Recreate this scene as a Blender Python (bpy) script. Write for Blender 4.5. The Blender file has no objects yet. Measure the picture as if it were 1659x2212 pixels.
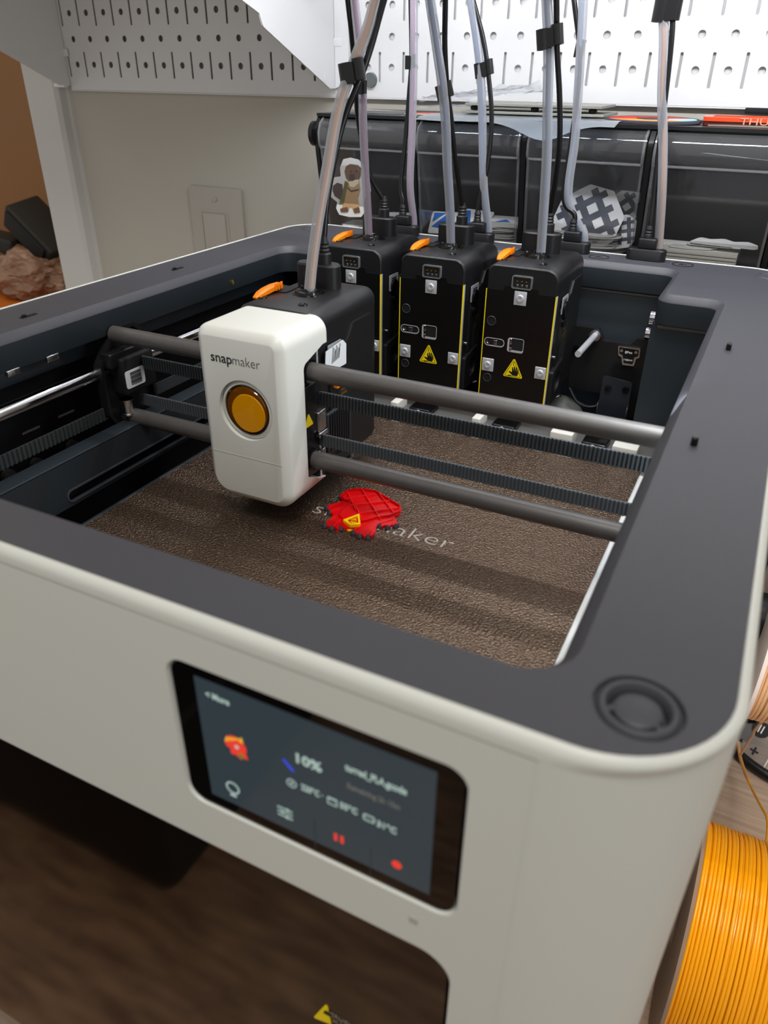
import bpy, bmesh, math, random
from mathutils import Vector, Matrix
from mathutils.geometry import tessellate_polygon

sc = bpy.context.scene
COL = sc.collection
R_ = math.radians
random.seed(7)

# ------------------------------------------------------------------ camera
cam_d = bpy.data.cameras.new('camera')
cam = bpy.data.objects.new('camera', cam_d)
COL.objects.link(cam)
CAM = Vector((0, 0, .12))
cam.location = CAM
cam.rotation_euler = (R_(59.547), R_(-.534), R_(26.605))
cam_d.sensor_fit = 'VERTICAL'
cam_d.sensor_height = 36
cam_d.lens = 26.457
cam_d.clip_start = .005
cam_d.dof.use_dof = True
cam_d.dof.focus_distance = .52
cam_d.dof.aperture_fstop = 14.0
sc.camera = cam

# ------------------------------------------------------------------ world, lights, exposure
w = bpy.data.worlds.new('world'); sc.world = w; w.use_nodes = True
w.node_tree.nodes['Background'].inputs[0].default_value = (.80, .80, .78, 1)
w.node_tree.nodes['Background'].inputs[1].default_value = .60

def area(name, loc, target, sx, sy, power, col=(1, 1, 1)):
    l = bpy.data.lights.new(name, 'AREA'); l.shape = 'RECTANGLE'; l.size = sx; l.size_y = sy
    l.energy = power; l.color = col
    o = bpy.data.objects.new(name, l); COL.objects.link(o); o.location = loc
    d = Vector(target) - Vector(loc)
    o.rotation_euler = d.to_track_quat('-Z', 'Y').to_euler()
    return o
area('ceiling_light', (.15, -.30, 1.35), (-.1, .4, 0), .45, .45, 12.5, (1, .95, .88))
area('shelf_light', (-.07, .500, .278), (-.07, .70, .03), .62, .02, 2.15, (.93, .95, 1))
area('chamber_light', (-.004, .32, -.028), (-.12, .35, -.105), .02, .32, .34, (.90, .97, 1))
area('hall_light', (-1.5, .6, .9), (-1.35, 1.2, -.2), .3, .3, 1.6, (1, .72, .42))

sc.view_settings.view_transform = 'Standard'
sc.view_settings.look = 'None'
sc.view_settings.gamma = 1
sc.view_settings.exposure = 0.0
sc.view_settings.use_curve_mapping = False

# ------------------------------------------------------------------ pixel -> point on a plane (used to read real positions off the survey)
_Rm = cam.rotation_euler.to_matrix()
def ray(u, v):
    return _Rm @ Vector(((u - 829.5) / 1625.6, -(v - 1106) / 1625.6, -1))
def py(u, v, y):
    d = ray(u, v); return CAM + d * (y / d.y)
def pz(u, v, z):
    d = ray(u, v); return CAM + d * ((z - .12) / d.z)

# ------------------------------------------------------------------ materials
def srgb(c):
    return tuple(((x / 255) / 12.92 if x / 255 <= .04045 else ((x / 255 + .055) / 1.055) ** 2.4) for x in c)
def mat(name, col, rough=.5, metal=0, bump=None, bstr=.2, bdist=.0005, var=None, coat=0, trans=0, ior=1.45, alpha=1, emit=None, estr=1, spec=.5, sss=0):
    m = bpy.data.materials.new(name); m.use_nodes = True
    nt = m.node_tree; b = nt.nodes['Principled BSDF']
    c = srgb(col) if max(col) > 1 else col
    b.inputs['Base Color'].default_value = (*c, 1)
    b.inputs['Roughness'].default_value = rough
    b.inputs['Metallic'].default_value = metal
    b.inputs['IOR'].default_value = ior
    b.inputs['Coat Weight'].default_value = coat
    b.inputs['Transmission Weight'].default_value = trans
    b.inputs['Alpha'].default_value = alpha
    b.inputs['Specular IOR Level'].default_value = spec
    if sss:
        b.inputs['Subsurface Weight'].default_value = sss
        b.inputs['Subsurface Scale'].default_value = .01
    if emit:
        b.inputs['Emission Color'].default_value = (*srgb(emit), 1); b.inputs['Emission Strength'].default_value = estr
    tc = None
    if bump or var:
        tc = nt.nodes.new('ShaderNodeTexCoord')
    if bump:
        n = nt.nodes.new('ShaderNodeTexNoise'); n.inputs['Scale'].default_value = bump; n.inputs['Detail'].default_value = 3
        nt.links.new(tc.outputs['Object'], n.inputs['Vector'])
        bp = nt.nodes.new('ShaderNodeBump'); bp.inputs['Strength'].default_value = bstr; bp.inputs['Distance'].default_value = bdist
        nt.links.new(n.outputs['Fac'], bp.inputs['Height']); nt.links.new(bp.outputs['Normal'], b.inputs['Normal'])
    if var:
        s, amt = var
        n = nt.nodes.new('ShaderNodeTexNoise'); n.inputs['Scale'].default_value = s; n.inputs['Detail'].default_value = 4
        nt.links.new(tc.outputs['Object'], n.inputs['Vector'])
        mx = nt.nodes.new('ShaderNodeMix'); mx.data_type = 'RGBA'
        mx.inputs[6].default_value = (*[x * (1 - amt) for x in c], 1); mx.inputs[7].default_value = (*[min(1, x * (1 + amt)) for x in c], 1)
        nt.links.new(n.outputs['Fac'], mx.inputs[0]); nt.links.new(mx.outputs[2], b.inputs['Base Color'])
    return m
def clear_mat(name, tint, rough, opac, ior=1.45, dif=(.8, .8, .82)):
    """thin clear plastic: transparent with a fresnel gloss"""
    m = bpy.data.materials.new(name); m.use_nodes = True; nt = m.node_tree; nt.nodes.clear()
    out = nt.nodes.new('ShaderNodeOutputMaterial')
    tr = nt.nodes.new('ShaderNodeBsdfTransparent'); tr.inputs[0].default_value = (*tint, 1)
    gl = nt.nodes.new('ShaderNodeBsdfGlossy'); gl.inputs['Roughness'].default_value = rough
    df = nt.nodes.new('ShaderNodeBsdfDiffuse'); df.inputs[0].default_value = (*dif, 1)
    lw = nt.nodes.new('ShaderNodeLayerWeight'); lw.inputs[0].default_value = .5      # same gloss from either side of the sheet
    pw = nt.nodes.new('ShaderNodeMath'); pw.operation = 'POWER'; pw.inputs[1].default_value = 5
    fr = nt.nodes.new('ShaderNodeMath'); fr.operation = 'MULTIPLY_ADD'; fr.inputs[1].default_value = .90; fr.inputs[2].default_value = .065
    nt.links.new(lw.outputs['Facing'], pw.inputs[0]); nt.links.new(pw.outputs[0], fr.inputs[0])
    m1 = nt.nodes.new('ShaderNodeMixShader'); m1.inputs[0].default_value = opac
    nt.links.new(tr.outputs[0], m1.inputs[1]); nt.links.new(df.outputs[0], m1.inputs[2])
    m2 = nt.nodes.new('ShaderNodeMixShader')
    nt.links.new(fr.outputs[0], m2.inputs[0]); nt.links.new(m1.outputs[0], m2.inputs[1]); nt.links.new(gl.outputs[0], m2.inputs[2])
    nt.links.new(m2.outputs[0], out.inputs[0])
    return m

M = {}
M['shell'] = mat('shell_white', (206, 207, 200), .42, bump=900, bstr=.05)
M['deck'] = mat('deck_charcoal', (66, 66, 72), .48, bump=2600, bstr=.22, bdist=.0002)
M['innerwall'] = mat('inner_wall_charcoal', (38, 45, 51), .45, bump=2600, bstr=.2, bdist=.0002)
M['black'] = mat('black_plastic', (22, 22, 24), .42, bump=2500, bstr=.12, bdist=.0002)
M['blackgloss'] = mat('black_gloss', (12, 12, 13), .16)
M['blackmatte'] = mat('black_matte', (14, 14, 15), .7)
M['toolhouse'] = mat('tool_housing_black', (26, 26, 28), .35, bump=3000, bstr=.12, bdist=.0002)
M['plate_black'] = mat('tool_plate_black', (13, 12, 12), .32)
M['metalblack'] = mat('black_sheet_metal', (32, 32, 33), .30, metal=.3)
M['rod'] = mat('carbon_rod', (92, 89, 88), .42, metal=.35, var=(160, .12))
M['chrome'] = mat('chrome', (225, 225, 230), .08, metal=1)
M['steel'] = mat('steel', (190, 190, 192), .25, metal=1, bump=700, bstr=.3)
M['zinc'] = mat('zinc_plate', (205, 207, 212), .38, metal=.45, bump=900, bstr=.4)
M['rimgrey'] = mat('rim_grey', (120, 122, 124), .2, metal=.3)
M['labelgrey'] = mat('label_grey', (150, 152, 156), .5)
M['brass'] = mat('brass', (225, 180, 95), .25, metal=1)
M['yellow'] = mat('yellow_edge', (240, 215, 0), .5)
M['yellowlabel'] = mat('yellow_label', (242, 212, 10), .4)
M['labelblack'] = mat('label_black', (18, 16, 14), .5)
M['orange'] = mat('orange_plastic', (245, 130, 0), .38, spec=.4)
M['beltdark'] = mat('belt_dark', (50, 53, 55), .6)
M['redlight'] = mat('red_lit_wall', (245, 30, 36), .25, spec=.6, sss=.3)  # brighter copy of the print red, lit look of infill walls in colour
M['belt'] = mat('belt_rubber', (74, 78, 82), .55)
M['cable'] = mat('cable_black', (16, 16, 18), .3)
M['clip'] = mat('clip_black', (20, 20, 21), .35)
M['cover'] = mat('cover_white', (222, 222, 216), .35, bump=900, bstr=.04)
M['amber'] = mat('amber_glass', (104, 58, 4), .06, coat=.5)
M['amberlite'] = mat('amber_inner', (226, 150, 0), .18, coat=1)
M['amberdark'] = mat('amber_rim', (60, 32, 4), .1)
M['logo'] = mat('logo_black', (40, 42, 44), .5)
M['white'] = mat('white_plastic', (240, 242, 242), .45)
M['label'] = mat('label_white', (222, 226, 230), .5)
M['greymetal'] = mat('grey_metal', (120, 118, 115), .4, metal=.6)
M['silicone'] = mat('silicone_white', (205, 203, 196), .55)
M['red'] = mat('red_print', (212, 3, 9), .22, spec=.6, sss=.15)
M['claw'] = mat('claw_dark', (46, 50, 58), .28)
M['printyellow'] = mat('print_yellow', (240, 190, 0), .3)
M['glassblack'] = mat('display_glass', (9, 8, 8), .035, ior=1.5)
M['screen'] = mat('screen_lit', (20, 24, 26), .08, emit=(47, 58, 64), estr=.9)
M['ui'] = mat('ui_text', (150, 165, 160), .3, emit=(165, 190, 182), estr=.6)
M['uidim'] = mat('ui_dim', (80, 90, 88), .3, emit=(88, 84, 78), estr=.7)
M['uired'] = mat('ui_red', (190, 50, 40), .3, emit=(200, 52, 40), estr=.9)
M['uiyel'] = mat('ui_yellow', (190, 160, 40), .3, emit=(205, 160, 40), estr=.8)
M['uiblue'] = mat('ui_blue', (40, 60, 190), .3, emit=(52, 70, 215), estr=.9)
M['uigreen'] = mat('ui_green', (90, 110, 40), .3, emit=(110, 110, 40), estr=.6)
M['uiline'] = mat('ui_line', (30, 36, 36), .3, emit=(44, 50, 52), estr=.6)
M['doorglass'] = mat('door_glass', (12, 9, 8), .05, ior=1.6, spec=.7)
M['wall'] = mat('wall_paint', (186, 181, 170), .75, bump=600, bstr=.12, bdist=.0004)
M['trim'] = mat('trim_paint', (205, 203, 198), .45)
M['peg'] = mat('pegboard_white', (224, 224, 224), .4)
M['switch'] = mat('switch_plastic', (176, 170, 160), .4)
M['hallbrown'] = mat('hall_brown', (132, 94, 56), .65, var=(2, .15))
M['hallorange'] = mat('hall_orange', (205, 110, 20), .5)
M['bagbrown'] = mat('brown_plastic_bag', (150, 115, 92), .3, bump=60, bstr=.5, bdist=.004, var=(30, .3))
M['case'] = mat('case_black', (20, 20, 21), .35)
M['clear'] = clear_mat('clear_bin', (.95, .95, .965), .07, .055, 1.45)
M['film'] = clear_mat('clear_film', (.93, .94, .96), .10, .07, 1.5)
M['frost'] = clear_mat('frosted_film', (.62, .68, .74), .3, .38, 1.4, (.36, .42, .48))
M['acrylic'] = clear_mat('clear_acrylic', (.9, .9, .9), .05, .10, 1.5)
M['stickwhite'] = mat('sticker_white', (225, 224, 220), .35)
M['sticknavy'] = mat('sticker_navy', (44, 48, 62), .4)
M['stickblue'] = mat('sticker_blue', (40, 110, 185), .4)
M['stickred'] = mat('sticker_red', (205, 60, 50), .4)
M['stickcream'] = mat('sticker_cream', (235, 222, 185), .4)
M['dogtan'] = mat('dog_tan', (190, 152, 108), .5)
M['dogbrown'] = mat('dog_brown', (110, 78, 56), .5)
M['dogdark'] = mat('dog_dark', (58, 40, 46), .5)
M['doggreen'] = mat('dog_green', (92, 96, 44), .5)
M['card'] = mat('card_stack', (215, 212, 200), .6)
M['cardboard'] = mat('cardboard', (150, 122, 102), .8, var=(90, .15))
M['filyellow'] = mat('filament_yellow', (255, 172, 0), .22, spec=.6)
M['filorange'] = mat('filament_orange', (214, 150, 84), .3)
M['filtan'] = mat('filament_tan', (236, 188, 140), .3)
M['plategrey'] = mat('flat_plate_grey', (150, 150, 140), .45, metal=.3)
M['patchblack'] = mat('patch_thread_dark', (62, 60, 72), .9, bump=2500, bstr=.6, bdist=.0006)
M['patchred'] = mat('patch_red', (200, 45, 40), .9, bump=2500, bstr=.6)
M['patchorange'] = mat('patch_orange', (235, 150, 60), .9, bump=2500, bstr=.6)
M['patchblue'] = mat('patch_blue', (150, 200, 215), .9, bump=2500, bstr=.6)
M['redplastic'] = mat('red_translucent', (222, 72, 32), .2, spec=.6)
M['darkred'] = mat('dark_red', (96, 30, 22), .3)
M['coppertext'] = mat('copper_text', (225, 150, 120), .4)
M['rubber'] = mat('bag_black', (30, 28, 22), .6)
def core(name, c): return mat(name, c, .35)
M['coreblue'] = core('core_blue', (66, 106, 150)); M['corepink'] = core('core_pink', (176, 96, 150))
M['coreorange'] = core('core_orange', (206, 140, 74)); M['coregrey'] = core('core_grey', (120, 140, 165))

def tube_mat():
    m = bpy.data.materials.new('milky_tube'); m.use_nodes = True; nt = m.node_tree; nt.nodes.clear()
    out = nt.nodes.new('ShaderNodeOutputMaterial')
    tr = nt.nodes.new('ShaderNodeBsdfTransparent'); tr.inputs[0].default_value = (.85, .86, .9, 1)
    df = nt.nodes.new('ShaderNodeBsdfPrincipled'); df.inputs['Base Color'].default_value = (.44, .45, .48, 1); df.inputs['Roughness'].default_value = .28
    lw = nt.nodes.new('ShaderNodeLayerWeight'); lw.inputs[0].default_value = .45
    mr = nt.nodes.new('ShaderNodeMapRange'); mr.inputs[3].default_value = .36; mr.inputs[4].default_value = .95
    nt.links.new(lw.outputs['Facing'], mr.inputs[0])
    mx = nt.nodes.new('ShaderNodeMixShader')
    nt.links.new(mr.outputs[0], mx.inputs[0]); nt.links.new(tr.outputs[0], mx.inputs[1]); nt.links.new(df.outputs[0], mx.inputs[2])
    nt.links.new(mx.outputs[0], out.inputs[0])
    return m
M['tube'] = tube_mat()

def pei_mat():
    m = bpy.data.materials.new('textured_plate_bronze'); m.use_nodes = True; nt = m.node_tree; b = nt.nodes['Principled BSDF']
    tc = nt.nodes.new('ShaderNodeTexCoord')
    v = nt.nodes.new('ShaderNodeTexNoise'); v.inputs['Scale'].default_value = 820; v.inputs['Detail'].default_value = 1.0
    nt.links.new(tc.outputs['Object'], v.inputs['Vector'])
    bp = nt.nodes.new('ShaderNodeBump'); bp.inputs['Strength'].default_value = 1.0; bp.inputs['Distance'].default_value = .0009
    nt.links.new(v.outputs['Fac'], bp.inputs['Height']); nt.links.new(bp.outputs['Normal'], b.inputs['Normal'])
    cr = nt.nodes.new('ShaderNodeValToRGB'); cr.color_ramp.elements[0].position = .40; cr.color_ramp.elements[1].position = .62
    cr.color_ramp.elements[0].color = (*srgb((98, 81, 68)), 1); cr.color_ramp.elements[1].color = (*srgb((128, 108, 92)), 1)
    nt.links.new(v.outputs['Fac'], cr.inputs[0]); nt.links.new(cr.outputs[0], b.inputs['Base Color'])
    b.inputs['Metallic'].default_value = .85; b.inputs['Roughness'].default_value = .36
    return m
M['pei'] = pei_mat()
M['peismooth'] = mat('etched_mark', (172, 164, 156), .5, metal=.2)

def wood_mat(name, c1, c2, plank=0, sx=2.0, sy=30.0, rough=.45):
    m = bpy.data.materials.new(name); m.use_nodes = True; nt = m.node_tree; b = nt.nodes['Principled BSDF']
    tc = nt.nodes.new('ShaderNodeTexCoord'); mp = nt.nodes.new('ShaderNodeMapping'); mp.inputs['Scale'].default_value = (sx, sy, 1)
    nt.links.new(tc.outputs['Object'], mp.inputs[0])
    n = nt.nodes.new('ShaderNodeTexNoise'); n.inputs['Scale'].default_value = 4; n.inputs['Detail'].default_value = 6
    nt.links.new(mp.outputs[0], n.inputs['Vector'])
    cr = nt.nodes.new('ShaderNodeValToRGB'); cr.color_ramp.elements[0].position = .35; cr.color_ramp.elements[1].position = .7
    cr.color_ramp.elements[0].color = (*srgb(c1), 1); cr.color_ramp.elements[1].color = (*srgb(c2), 1)
    nt.links.new(n.outputs['Fac'], cr.inputs[0]); nt.links.new(cr.outputs[0], b.inputs['Base Color'])
    b.inputs['Roughness'].default_value = rough
    return m
M['desk'] = wood_mat('desk_wood', (178, 150, 128), (204, 178, 154), sx=2, sy=60)
M['floorwood'] = wood_mat('floor_wood', (120, 82, 56), (190, 145, 105), sx=2, sy=14)

# ------------------------------------------------------------------ helpers
def wloc(o):
    v = Vector((0, 0, 0))
    while o: v = v + Vector(o.location); o = o.parent
    return v
def props(o, label=None, cat=None, group=None, kind=None):
    if label: o['label'] = label
    if cat: o['category'] = cat
    if group: o['group'] = group
    if kind: o['kind'] = kind
def obj(name, bm, m, parent=None, label=None, cat=None, group=None, kind=None, smooth=35, local=False):
    """bm is in world coordinates (or in the parent's when local) -> one mesh object, origin at the parent"""
    if isinstance(bm, bpy.types.Mesh): me = bm
    else:
        me = bpy.data.meshes.new(name); bmesh.ops.recalc_face_normals(bm, faces=bm.faces); bm.to_mesh(me); bm.free()
    o = bpy.data.objects.new(name, me); COL.objects.link(o)
    if m: me.materials.clear(); me.materials.append(M[m] if isinstance(m, str) else m)
    if smooth:
        for p in me.polygons: p.use_smooth = True
        me.set_sharp_from_angle(angle=R_(smooth))
    if parent:
        if not local: me.transform(Matrix.Translation(-wloc(parent)))
        o.parent = parent
    elif me.vertices:
        xs = [v.co for v in me.vertices]
        c = Vector(((min(v.x for v in xs) + max(v.x for v in xs)) / 2, (min(v.y for v in xs) + max(v.y for v in xs)) / 2, min(v.z for v in xs)))
        me.transform(Matrix.Translation(-c)); o.location = c
    props(o, label, cat, group, kind)
    return o
def thing(name, loc, label, cat, group=None):
    o = bpy.data.objects.new(name, None); COL.objects.link(o); o.location = loc; o.empty_display_size = .02
    props(o, label, cat, group); return o
def copy_tree(o, parent=None):
    c = o.copy(); COL.objects.link(c)
    if parent: c.parent = parent
    for ch in list(o.children): copy_tree(ch, c)
    return c

def box(bm, x0, x1, y0, y1, z0, z1, bev=0, seg=3):
    r = bmesh.ops.create_cube(bm, size=1)
    vs = r['verts']
    for v in vs:
        v.co = Vector(((x0 + x1) / 2 + v.co.x * (x1 - x0), (y0 + y1) / 2 + v.co.y * (y1 - y0), (z0 + z1) / 2 + v.co.z * (z1 - z0)))
    if bev:
        es = set(); [es.update(v.link_edges) for v in vs]
        bmesh.ops.bevel(bm, geom=list(es), offset=bev, segments=seg, affect='EDGES', profile=.5)
    return bm
def B(*a, **k): return box(bmesh.new(), *a, **k)

def rpoly(pts, r, seg=8):
    """round the corners of a polygon; r number or list"""
    n = len(pts); out = []
    for i in range(n):
        p = Vector(pts[i]); a = Vector(pts[i - 1]); b = Vector(pts[(i + 1) % n])
        rr = r[i] if isinstance(r, (list, tuple)) else r
        if rr <= 1e-6: out += [tuple(p)] * (seg + 1) if False else [tuple(p)]; continue
        d1 = (a - p).normalized(); d2 = (b - p).normalized()
        ang = d1.angle(d2); t = min(rr / math.tan(ang / 2), (a - p).length * .499, (b - p).length * .499)
        s = p + d1 * t; e = p + d2 * t
        rad = t * math.tan(ang / 2)
        c = p + (d1 + d2).normalized() * (rad / math.sin(ang / 2))
        v1 = s - c; v2 = e - c
        tot = v1.angle(v2) * (1 if v1.x * v2.y - v1.y * v2.x > 0 else -1)
        for k in range(seg + 1):
            th = tot * k / seg
            out.append((c.x + v1.x * math.cos(th) - v1.y * math.sin(th), c.y + v1.x * math.sin(th) + v1.y * math.cos(th)))
    return out
def rrect(x0, x1, y0, y1, r, seg=8):
    return rpoly([(x0, y0), (x1, y0), (x1, y1), (x0, y1)], r, seg)
def circ(cx, cy, r, n=24, ry=None):
    ry = ry or r
    return [(cx + r * math.cos(2 * math.pi * i / n), cy + ry * math.sin(2 * math.pi * i / n)) for i in range(n)]
def inset(pts, d):
    """offset a simple CCW polygon inward by d (corner points before rounding)"""
    n = len(pts); out = []
    for i in range(n):
        a = Vector(pts[i - 1]); p = Vector(pts[i]); b = Vector(pts[(i + 1) % n])
        e1 = (p - a).normalized(); e2 = (b - p).normalized()
        n1 = Vector((-e1.y, e1.x)); n2 = Vector((-e2.y, e2.x))
        k = (n1 + n2); k = k / (1 + n1.dot(n2))
        out.append(tuple(p + k * d))
    return out
def mapper(axis):
    return {'z': lambda a, b, d: (a, b, d), 'y': lambda a, b, d: (a, d, b), 'x': lambda a, b, d: (d, a, b)}[axis]
def slab(bm, loops, axis, d0, d1, sides=True, back=True):
    """plate with holes: loops[0] outer, the rest holes, spanning d0..d1 along axis"""
    f = mapper(axis)
    flat = [p for l in loops for p in l]
    tris = tessellate_polygon([[Vector((p[0], p[1], 0)) for p in l] for l in loops])
    A = [bm.verts.new(f(p[0], p[1], d0)) for p in flat]
    Bv = [bm.verts.new(f(p[0], p[1], d1)) for p in flat] if (sides or back) else None
    for t in tris:
        try:
            bm.faces.new([A[i] for i in t])
            if back: bm.faces.new([Bv[i] for i in t])
        except ValueError: pass
    if sides:
        k = 0
        for l in loops:
            n = len(l)
            for i in range(n):
                try: bm.faces.new((A[k + i], A[k + (i + 1) % n], Bv[k + (i + 1) % n], Bv[k + i]))
                except ValueError: pass
            k += n
    return bm
def S(loops, axis, d0, d1, **k):
    if loops and isinstance(loops[0][0], (int, float)): loops = [loops]
    return slab(bmesh.new(), loops, axis, d0, d1, **k)
def loft(bm, rings, close=False, cap0=False, cap1=False):
    V = [[bm.verts.new(p) for p in r] for r in rings]
    n = len(rings[0])
    for a, b in zip(V[:-1], V[1:]):
        for i in range(n):
            bm.faces.new((a[i], a[(i + 1) % n], b[(i + 1) % n], b[i]))
    if close:
        for i in range(n): bm.faces.new((V[-1][i], V[-1][(i + 1) % n], V[0][(i + 1) % n], V[0][i]))
    if cap0: bm.faces.new(V[0])
    if cap1: bm.faces.new(V[-1])
    return bm
def rodm(bm, a, b, r, n=16, r2=None, cap=True):
    a = Vector(a); b = Vector(b); d = (b - a).normalized(); u = d.orthogonal().normalized(); v = d.cross(u); r2 = r if r2 is None else r2
    rings = [[p + (u * math.cos(2 * math.pi * i / n) + v * math.sin(2 * math.pi * i / n)) * rr for i in range(n)] for p, rr in ((a, r), (b, r2))]
    return loft(bm, rings, cap0=cap, cap1=cap)
def lathe(bm, prof, c, axis=(0, 0, 1), n=32):
    """prof: list of (radius, height along axis)"""
    c = Vector(c); d = Vector(axis).normalized(); u = d.orthogonal().normalized(); v = d.cross(u)
    rings = [[c + d * h + (u * math.cos(2 * math.pi * i / n) + v * math.sin(2 * math.pi * i / n)) * max(r, 1e-5) for i in range(n)] for r, h in prof]
    return loft(bm, rings)
def spline(pts, k=8):
    P = [Vector(p) for p in pts]; P = [P[0] * 2 - P[1]] + P + [P[-1] * 2 - P[-2]]; out = []
    for i in range(1, len(P) - 2):
        for j in range(k):
            t = j / k; a, b, c, d = P[i - 1], P[i], P[i + 1], P[i + 2]
            out.append(.5 * ((2 * b) + (c - a) * t + (2 * a - 5 * b + 4 * c - d) * t * t + (3 * b - a - 3 * c + d) * t ** 3))
    out.append(P[-2]); return out
def sweep(bm, pts, r, n=10, off=None):
    P = [Vector(p) for p in pts]; u = None; rings = []
    for i, p in enumerate(P):
        d = (P[min(i + 1, len(P) - 1)] - P[max(i - 1, 0)]).normalized()
        u = (u - d * u.dot(d)).normalized() if u else d.orthogonal().normalized()
        v = d.cross(u); q = p + (off(i, u, v) if off else Vector((0, 0, 0)))
        rr = r[i] if isinstance(r, list) else r
        rings.append([q + (u * math.cos(2 * math.pi * k / n) + v * math.sin(2 * math.pi * k / n)) * rr for k in range(n)])
    return loft(bm, rings, cap0=True, cap1=True)
def boolean(bm_a, cutters):
    me = bpy.data.meshes.new('tmp'); bmesh.ops.recalc_face_normals(bm_a, faces=bm_a.faces); bm_a.to_mesh(me); bm_a.free(); o = bpy.data.objects.new('tmp', me); COL.objects.link(o)
    cs = []
    for c in cutters:
        mc = bpy.data.meshes.new('cut'); bmesh.ops.recalc_face_normals(c, faces=c.faces); c.to_mesh(mc); c.free(); oc = bpy.data.objects.new('cut', mc); COL.objects.link(oc)
        md = o.modifiers.new('b', 'BOOLEAN'); md.operation = 'DIFFERENCE'; md.solver = 'EXACT'; md.object = oc; cs.append(oc)
    bpy.context.view_layer.update()
    dg = bpy.context.evaluated_depsgraph_get()
    res = bpy.data.meshes.new_from_object(o.evaluated_get(dg))
    for x in cs + [o]: bpy.data.objects.remove(x)
    return res
def text(name, s, size, m, parent, loc, rx=90, rz=0, width=None, ext=.00015, bold=0, shear=0, align='CENTER', mat_rot=None, label=None):
    c = bpy.data.curves.new('t', 'FONT'); c.body = s; c.size = size; c.extrude = ext; c.offset = bold; c.shear = shear
    c.align_x = align; c.align_y = 'CENTER'; c.resolution_u = 3
    o = bpy.data.objects.new('t', c); COL.objects.link(o); bpy.context.view_layer.update()
    me = bpy.data.meshes.new_from_object(o.evaluated_get(bpy.context.evaluated_depsgraph_get()))
    bpy.data.objects.remove(o)
    if width:
        xs = [v.co.x for v in me.vertices]; k = width / (max(xs) - min(xs)); me.transform(Matrix.Diagonal((k, 1, 1, 1)))
    rot = mat_rot or (Matrix.Rotation(R_(rz), 4, 'Z') @ Matrix.Rotation(R_(rx), 4, 'X'))
    me.transform(Matrix.Translation(Vector(loc)) @ rot)
    return obj(name, me, m, parent, label=label, smooth=0)
def struct(name, bm, m, label, parent=None, smooth=35):
    return obj(name, bm, m, parent, label=label, kind='structure', smooth=smooth)

# ================================================================== SETTING
YP = .7431            # face of the pegboards
YW = .7490             # painted wall
DESK = -.461
struct('wall_back', B(-.8, 1.2, YW, YW + .1, -1.2, 1.7), 'wall', 'warm grey painted wall behind the printer')
struct('floor', B(-2.6, 1.4, -2.6, 2.0, -1.25, -1.2), 'floorwood', 'brown wood floor in front of the desk')
# door casing at the left end of the wall
cas = bmesh.new()
prof = [(-.8500, YW + .10), (-.8500, YW - .012), (-.8475, YW - .016), (-.802, YW - .016), (-.7975, YW - .012), (-.7965, YW - .003), (-.792, YW - .003), (-.7905, YW + .001), (-.7905, YW + .10)]
slab(cas, [prof], 'z', -1.2, 1.7)
struct('trim_1', cas, 'trim', 'white painted casing at the left edge of the wall', smooth=20)
struct('wall_far', B(-2.4, -.4, 1.35, 1.4, -1.2, 1.7), 'hallbrown', 'orange-brown wall of the dim room beyond the casing', smooth=0)

# far shelf with the black case and bag
obj('counter', B(-2.1, -.95, .98, 1.30, -.62, -.300, bev=.004), 'hallorange', None, 'orange wooden counter in the dim room at far left', 'counter')
t = thing('tool_case', (-1.38, 1.12, -.2), 'black boxy case lying tilted on the brown plastic bag', 'case')
rot = Matrix.Translation((-1.372, 1.14, -.166)) @ Matrix.Rotation(R_(38), 4, 'Y') @ Matrix.Rotation(R_(12), 4, 'X')
bm = B(-.050, .085, -.035, .045, -.026, .026, bev=.006); bm.transform(rot); obj('case_body', bm, 'rubber', t)
bm = B(-.042, .07, -.040, -.034, -.020, .020, bev=.002); bm.transform(rot); obj('lid_panel', bm, 'blackmatte', t)
bm = B(-.16, -.05, -.03, .03, -.075, -.045, bev=.006); bm.transform(Matrix.Translation((-1.355, 1.13, -.150)) @ Matrix.Rotation(R_(4), 4, 'Y')); obj('handle', bm, 'rubber', t)
bm = bmesh.new(); bmesh.ops.create_icosphere(bm, subdivisions=5, radius=1)
from mathutils import noise
for v in bm.verts:
    n = noise.noise(v.co * 2.2) * .25 + abs(noise.noise(v.co * 5.1)) * .22
    q = v.co * (1 + n)
    v.co = Vector((-1.375 + q.x * .105, 1.12 + q.y * .07, -.258 + max(q.z, -.80) * .050))
obj('plastic_bag', bm, 'bagbrown', None, 'crumpled brown translucent plastic bag under the black case', 'bag', smooth=25)

# light switch
t = thing('light_switch', (-.591, YW, -.04), 'warm grey rocker light switch plate on the wall behind the printer', 'light switch')
k = YW / .7431
bm = S(rrect(-.6262, -.5520, -.118, .0022, .003), 'y', YW - .0045, YW + .001); obj('switch_plate', bm, 'switch', t, smooth=20)
bm = S([rrect(-.6125, -.5725, -.092, -.0225, .002), rrect(-.6100, -.5750, -.0895, -.025, .0015)], 'y', YW - .0052, YW - .004); obj('rocker_frame', bm, 'switch', t)
obj('rocker', B(-.6085, -.5765, YW - .0065, YW - .002, -.088, -.0265, bev=.001), 'switch', t)
bm = rodm(bmesh.new(), (-.5895, YW - .006, -.0105), (-.5895, YW - .004, -.0105), .0028, 12); obj('screw', bm, 'switch', t)

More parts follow.
